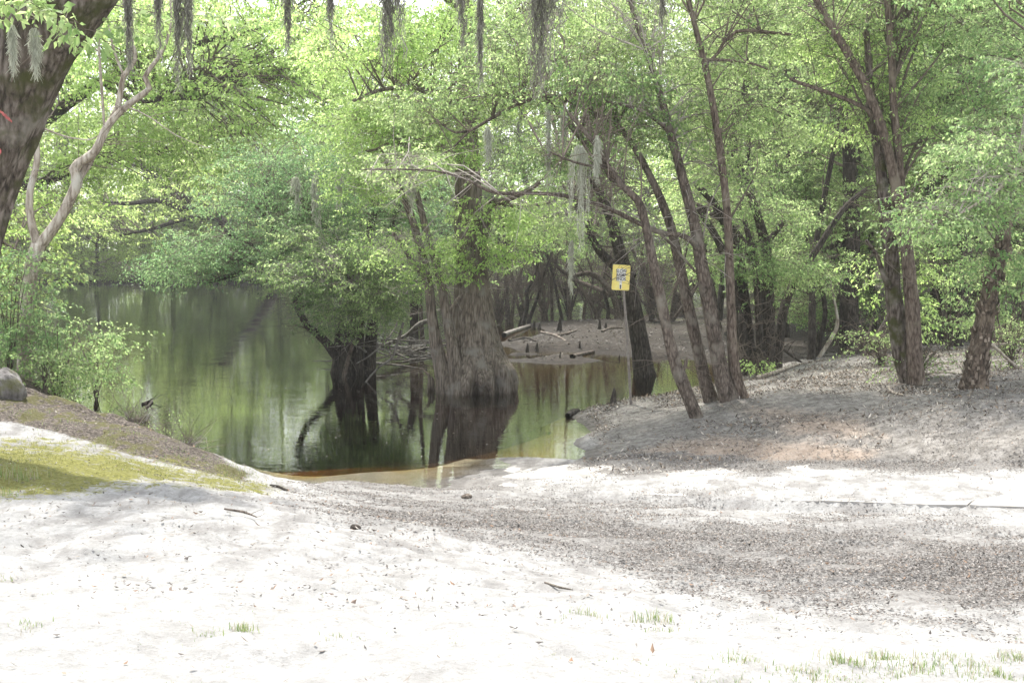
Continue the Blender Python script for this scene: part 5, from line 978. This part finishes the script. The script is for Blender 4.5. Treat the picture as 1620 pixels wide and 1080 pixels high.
X, Y = scatter(90000, 1, 14, 16.2, 30, bankp); o = flat_leaves('bank_litter', X, Y, .055, islandmat('bank_litter', [(.10,.085,.07),(.20,.17,.14),(.06,.05,.042),(.30,.27,.23),(.14,.11,.085),(.08,.07,.06),(.42,.38,.33),(.17,.12,.08)], .9), 1.0, .35, .01); o['label'] = 'dry leaves and bark bits littering the grey right bank'
def floorp(X, Y):
    Z = ground(X, Y, False); return np.clip(.5 * (Z > .03) + 0 * X, 0, 1)
X, Y = scatter(60000, -3, 26, 27, 75, floorp); o = flat_leaves('swamp_litter', X, Y, .085, islandmat('swamp_litter', [(.03,.026,.023),(.06,.053,.048),(.10,.09,.082),(.15,.137,.125),(.045,.04,.035)], .9)); o['label'] = 'grey leaf debris covering the swamp floor and mud strip'
def grass():
    tufts = [(385,1000,26,70,60),(330,1003,24,40,40),(50,1000,26,50,30),(528,1006,26,45,24),(580,1005,15,20,10),(935,975,34,60,34),(1035,985,40,80,70),(1050,1005,30,40,40),(888,980,26,30,12),(20,755,55,90,130),(0,790,45,80,60),(5,905,20,40,26),
             (110,705,50,26,40),(60,700,50,24,30),(280,712,50,26,40),(350,728,40,24,40),(200,690,40,26,30),(120,668,40,22,20),(400,745,26,26,40),(440,768,40,18,30),(240,722,60,30,50),(320,728,60,22,40),(380,742,50,28,50),(175,702,20,30,24),(420,1000,8,20,6),(365,1048,20,18,12),(800,900,16,20,8),(1110,985,20,18,8),(1175,1050,30,60,34),(1260,1062,60,60,50),(1340,1050,50,80,110),(1400,1040,50,60,100),(1440,1060,70,70,120),(1500,1055,70,60,110),(1560,1070,60,60,100),(1610,1045,40,60,90),(1080,1065,60,30,16),(1150,1075,60,50,40),(1020,1050,60,30,16),(920,1050,50,24,10),(1300,1075,80,60,80),(1590,1010,40,20,10),(700,880,10,12,5),(195,850,20,12,6)]
    for k in range(70): tufts.append((RNG.uniform(0, 1620), RNG.uniform(930, 1078), 25, RNG.uniform(10, 26), int(RNG.integers(3, 12))))
    for k in range(40): tufts.append((RNG.uniform(900, 1620), RNG.uniform(1030, 1078), 45, RNG.uniform(14, 34), int(RNG.integers(6, 22))))
    for k in range(46): t_ = k / 45; tufts.append((20 + 390 * t_ + RNG.uniform(-10, 10), 655 + 95 * t_ ** 1.1 + RNG.uniform(-14, 22), 25, RNG.uniform(14, 30), int(RNG.integers(4, 16))))
    mb = MB(); v = []; q = []; c = 0
    for px, py, w_, hpx, n in tufts:
        n = int(n * 1.5); x, y, _ = gpt(px, py); W = w_ * y / F; X = x + RNG.normal(0, W * .5, n); Y = y + RNG.normal(0, max(.04, W * .35), n); Z = ground(X, Y); k = y / F
        for i in range(n):
            h = hpx * k * RNG.uniform(.08, .36); a = RNG.uniform(0, 6.28); b = np.array((math.cos(a), math.sin(a), 0)); d = np.array((-b[1], b[0], 0)) * RNG.uniform(.0012, .0025); ln = RNG.uniform(.1, .8) * h; p0 = np.array((X[i], Y[i], Z[i] - .01)); p1 = p0 + b * ln * .35 + (0, 0, h * .6); p2 = p0 + b * ln + (0, 0, h * RNG.uniform(.7, 1))
            v += [p0 - d, p0 + d, p1 + d * .8, p1 - d * .8, p2]; q.append((c, c + 1, c + 2, c + 3)); q.append((c + 3, c + 2, c + 4, c + 4)); c += 5
    q = np.array(q); mb.add(v, q[0::2], q[1::2][:, :3]); o = mb.build('grass', M['grass'], smooth=False); tag(o, 'sparse green grass tufts sprouting from the white sand', kind='stuff')
grass()
def moss_grass():
    def fn(X, Y):
        Z = ground(X, Y, False); m = masks(X, Y, Z); return (m['moss'] + .35 * m['humus'] * sstep(.45, .6, fbm(X * 1.5, Y * 1.5, 14))) * sstep(.35, .6, fbm(X * 2, Y * 2, 12)) * (Z > .05)
    X, Y = scatter(70000, -11, -2, 11, 21, fn); n = len(X); Z = ground(X, Y); a = RNG.uniform(0, 6.28, n); d = np.c_[np.cos(a), np.sin(a), 0 * a]; h = RNG.uniform(.008, .03, n)[:, None]; p0 = np.c_[X, Y, Z]
    v = np.stack([p0 - d * .003, p0 + d * .003, p0 + np.c_[d[:, 1], -d[:, 0], 0 * a] * h * .8 + np.array((0, 0, 1)) * h], 1).reshape(-1, 3); mb = MB(); mb.add(v, None, np.arange(n * 3).reshape(-1, 3)); o = mb.build('ground_moss', islandmat('mossy_turf', [(.13,.135,.035),(.20,.20,.06),(.27,.255,.11),(.12,.15,.04)], .8, .3), smooth=False); tag(o, 'yellow-green moss turf on the left mound', kind='stuff')
moss_grass()
def specks():
    n = 420; X = RNG.uniform(-9, 2.5, n); Y = RNG.uniform(17, 40, n); Z = ground(X, Y, False); k = Z < -.05; X = X[k]; Y = Y[k]; n = len(X); a = RNG.uniform(0, 6.28, n); s = RNG.uniform(.008, .022, n)[:, None]; e = np.c_[np.cos(a), np.sin(a), 0 * a]; f = np.c_[-np.sin(a), np.cos(a), 0 * a]; c = np.c_[X, Y, np.full(n, .005)]
    mb = MB(); mb.add(np.stack([c - e * s, c - f * s * .6, c + e * s, c + f * s * .6], 1).reshape(-1, 3), np.arange(n * 4).reshape(-1, 4)); o = mb.build('floating_petals', islandmat('petal', [(.6,.6,.55),(.4,.35,.25),(.7,.7,.6)], .8), smooth=False); tag(o, 'pale specks of petals floating on the dark water', kind='stuff')
specks()
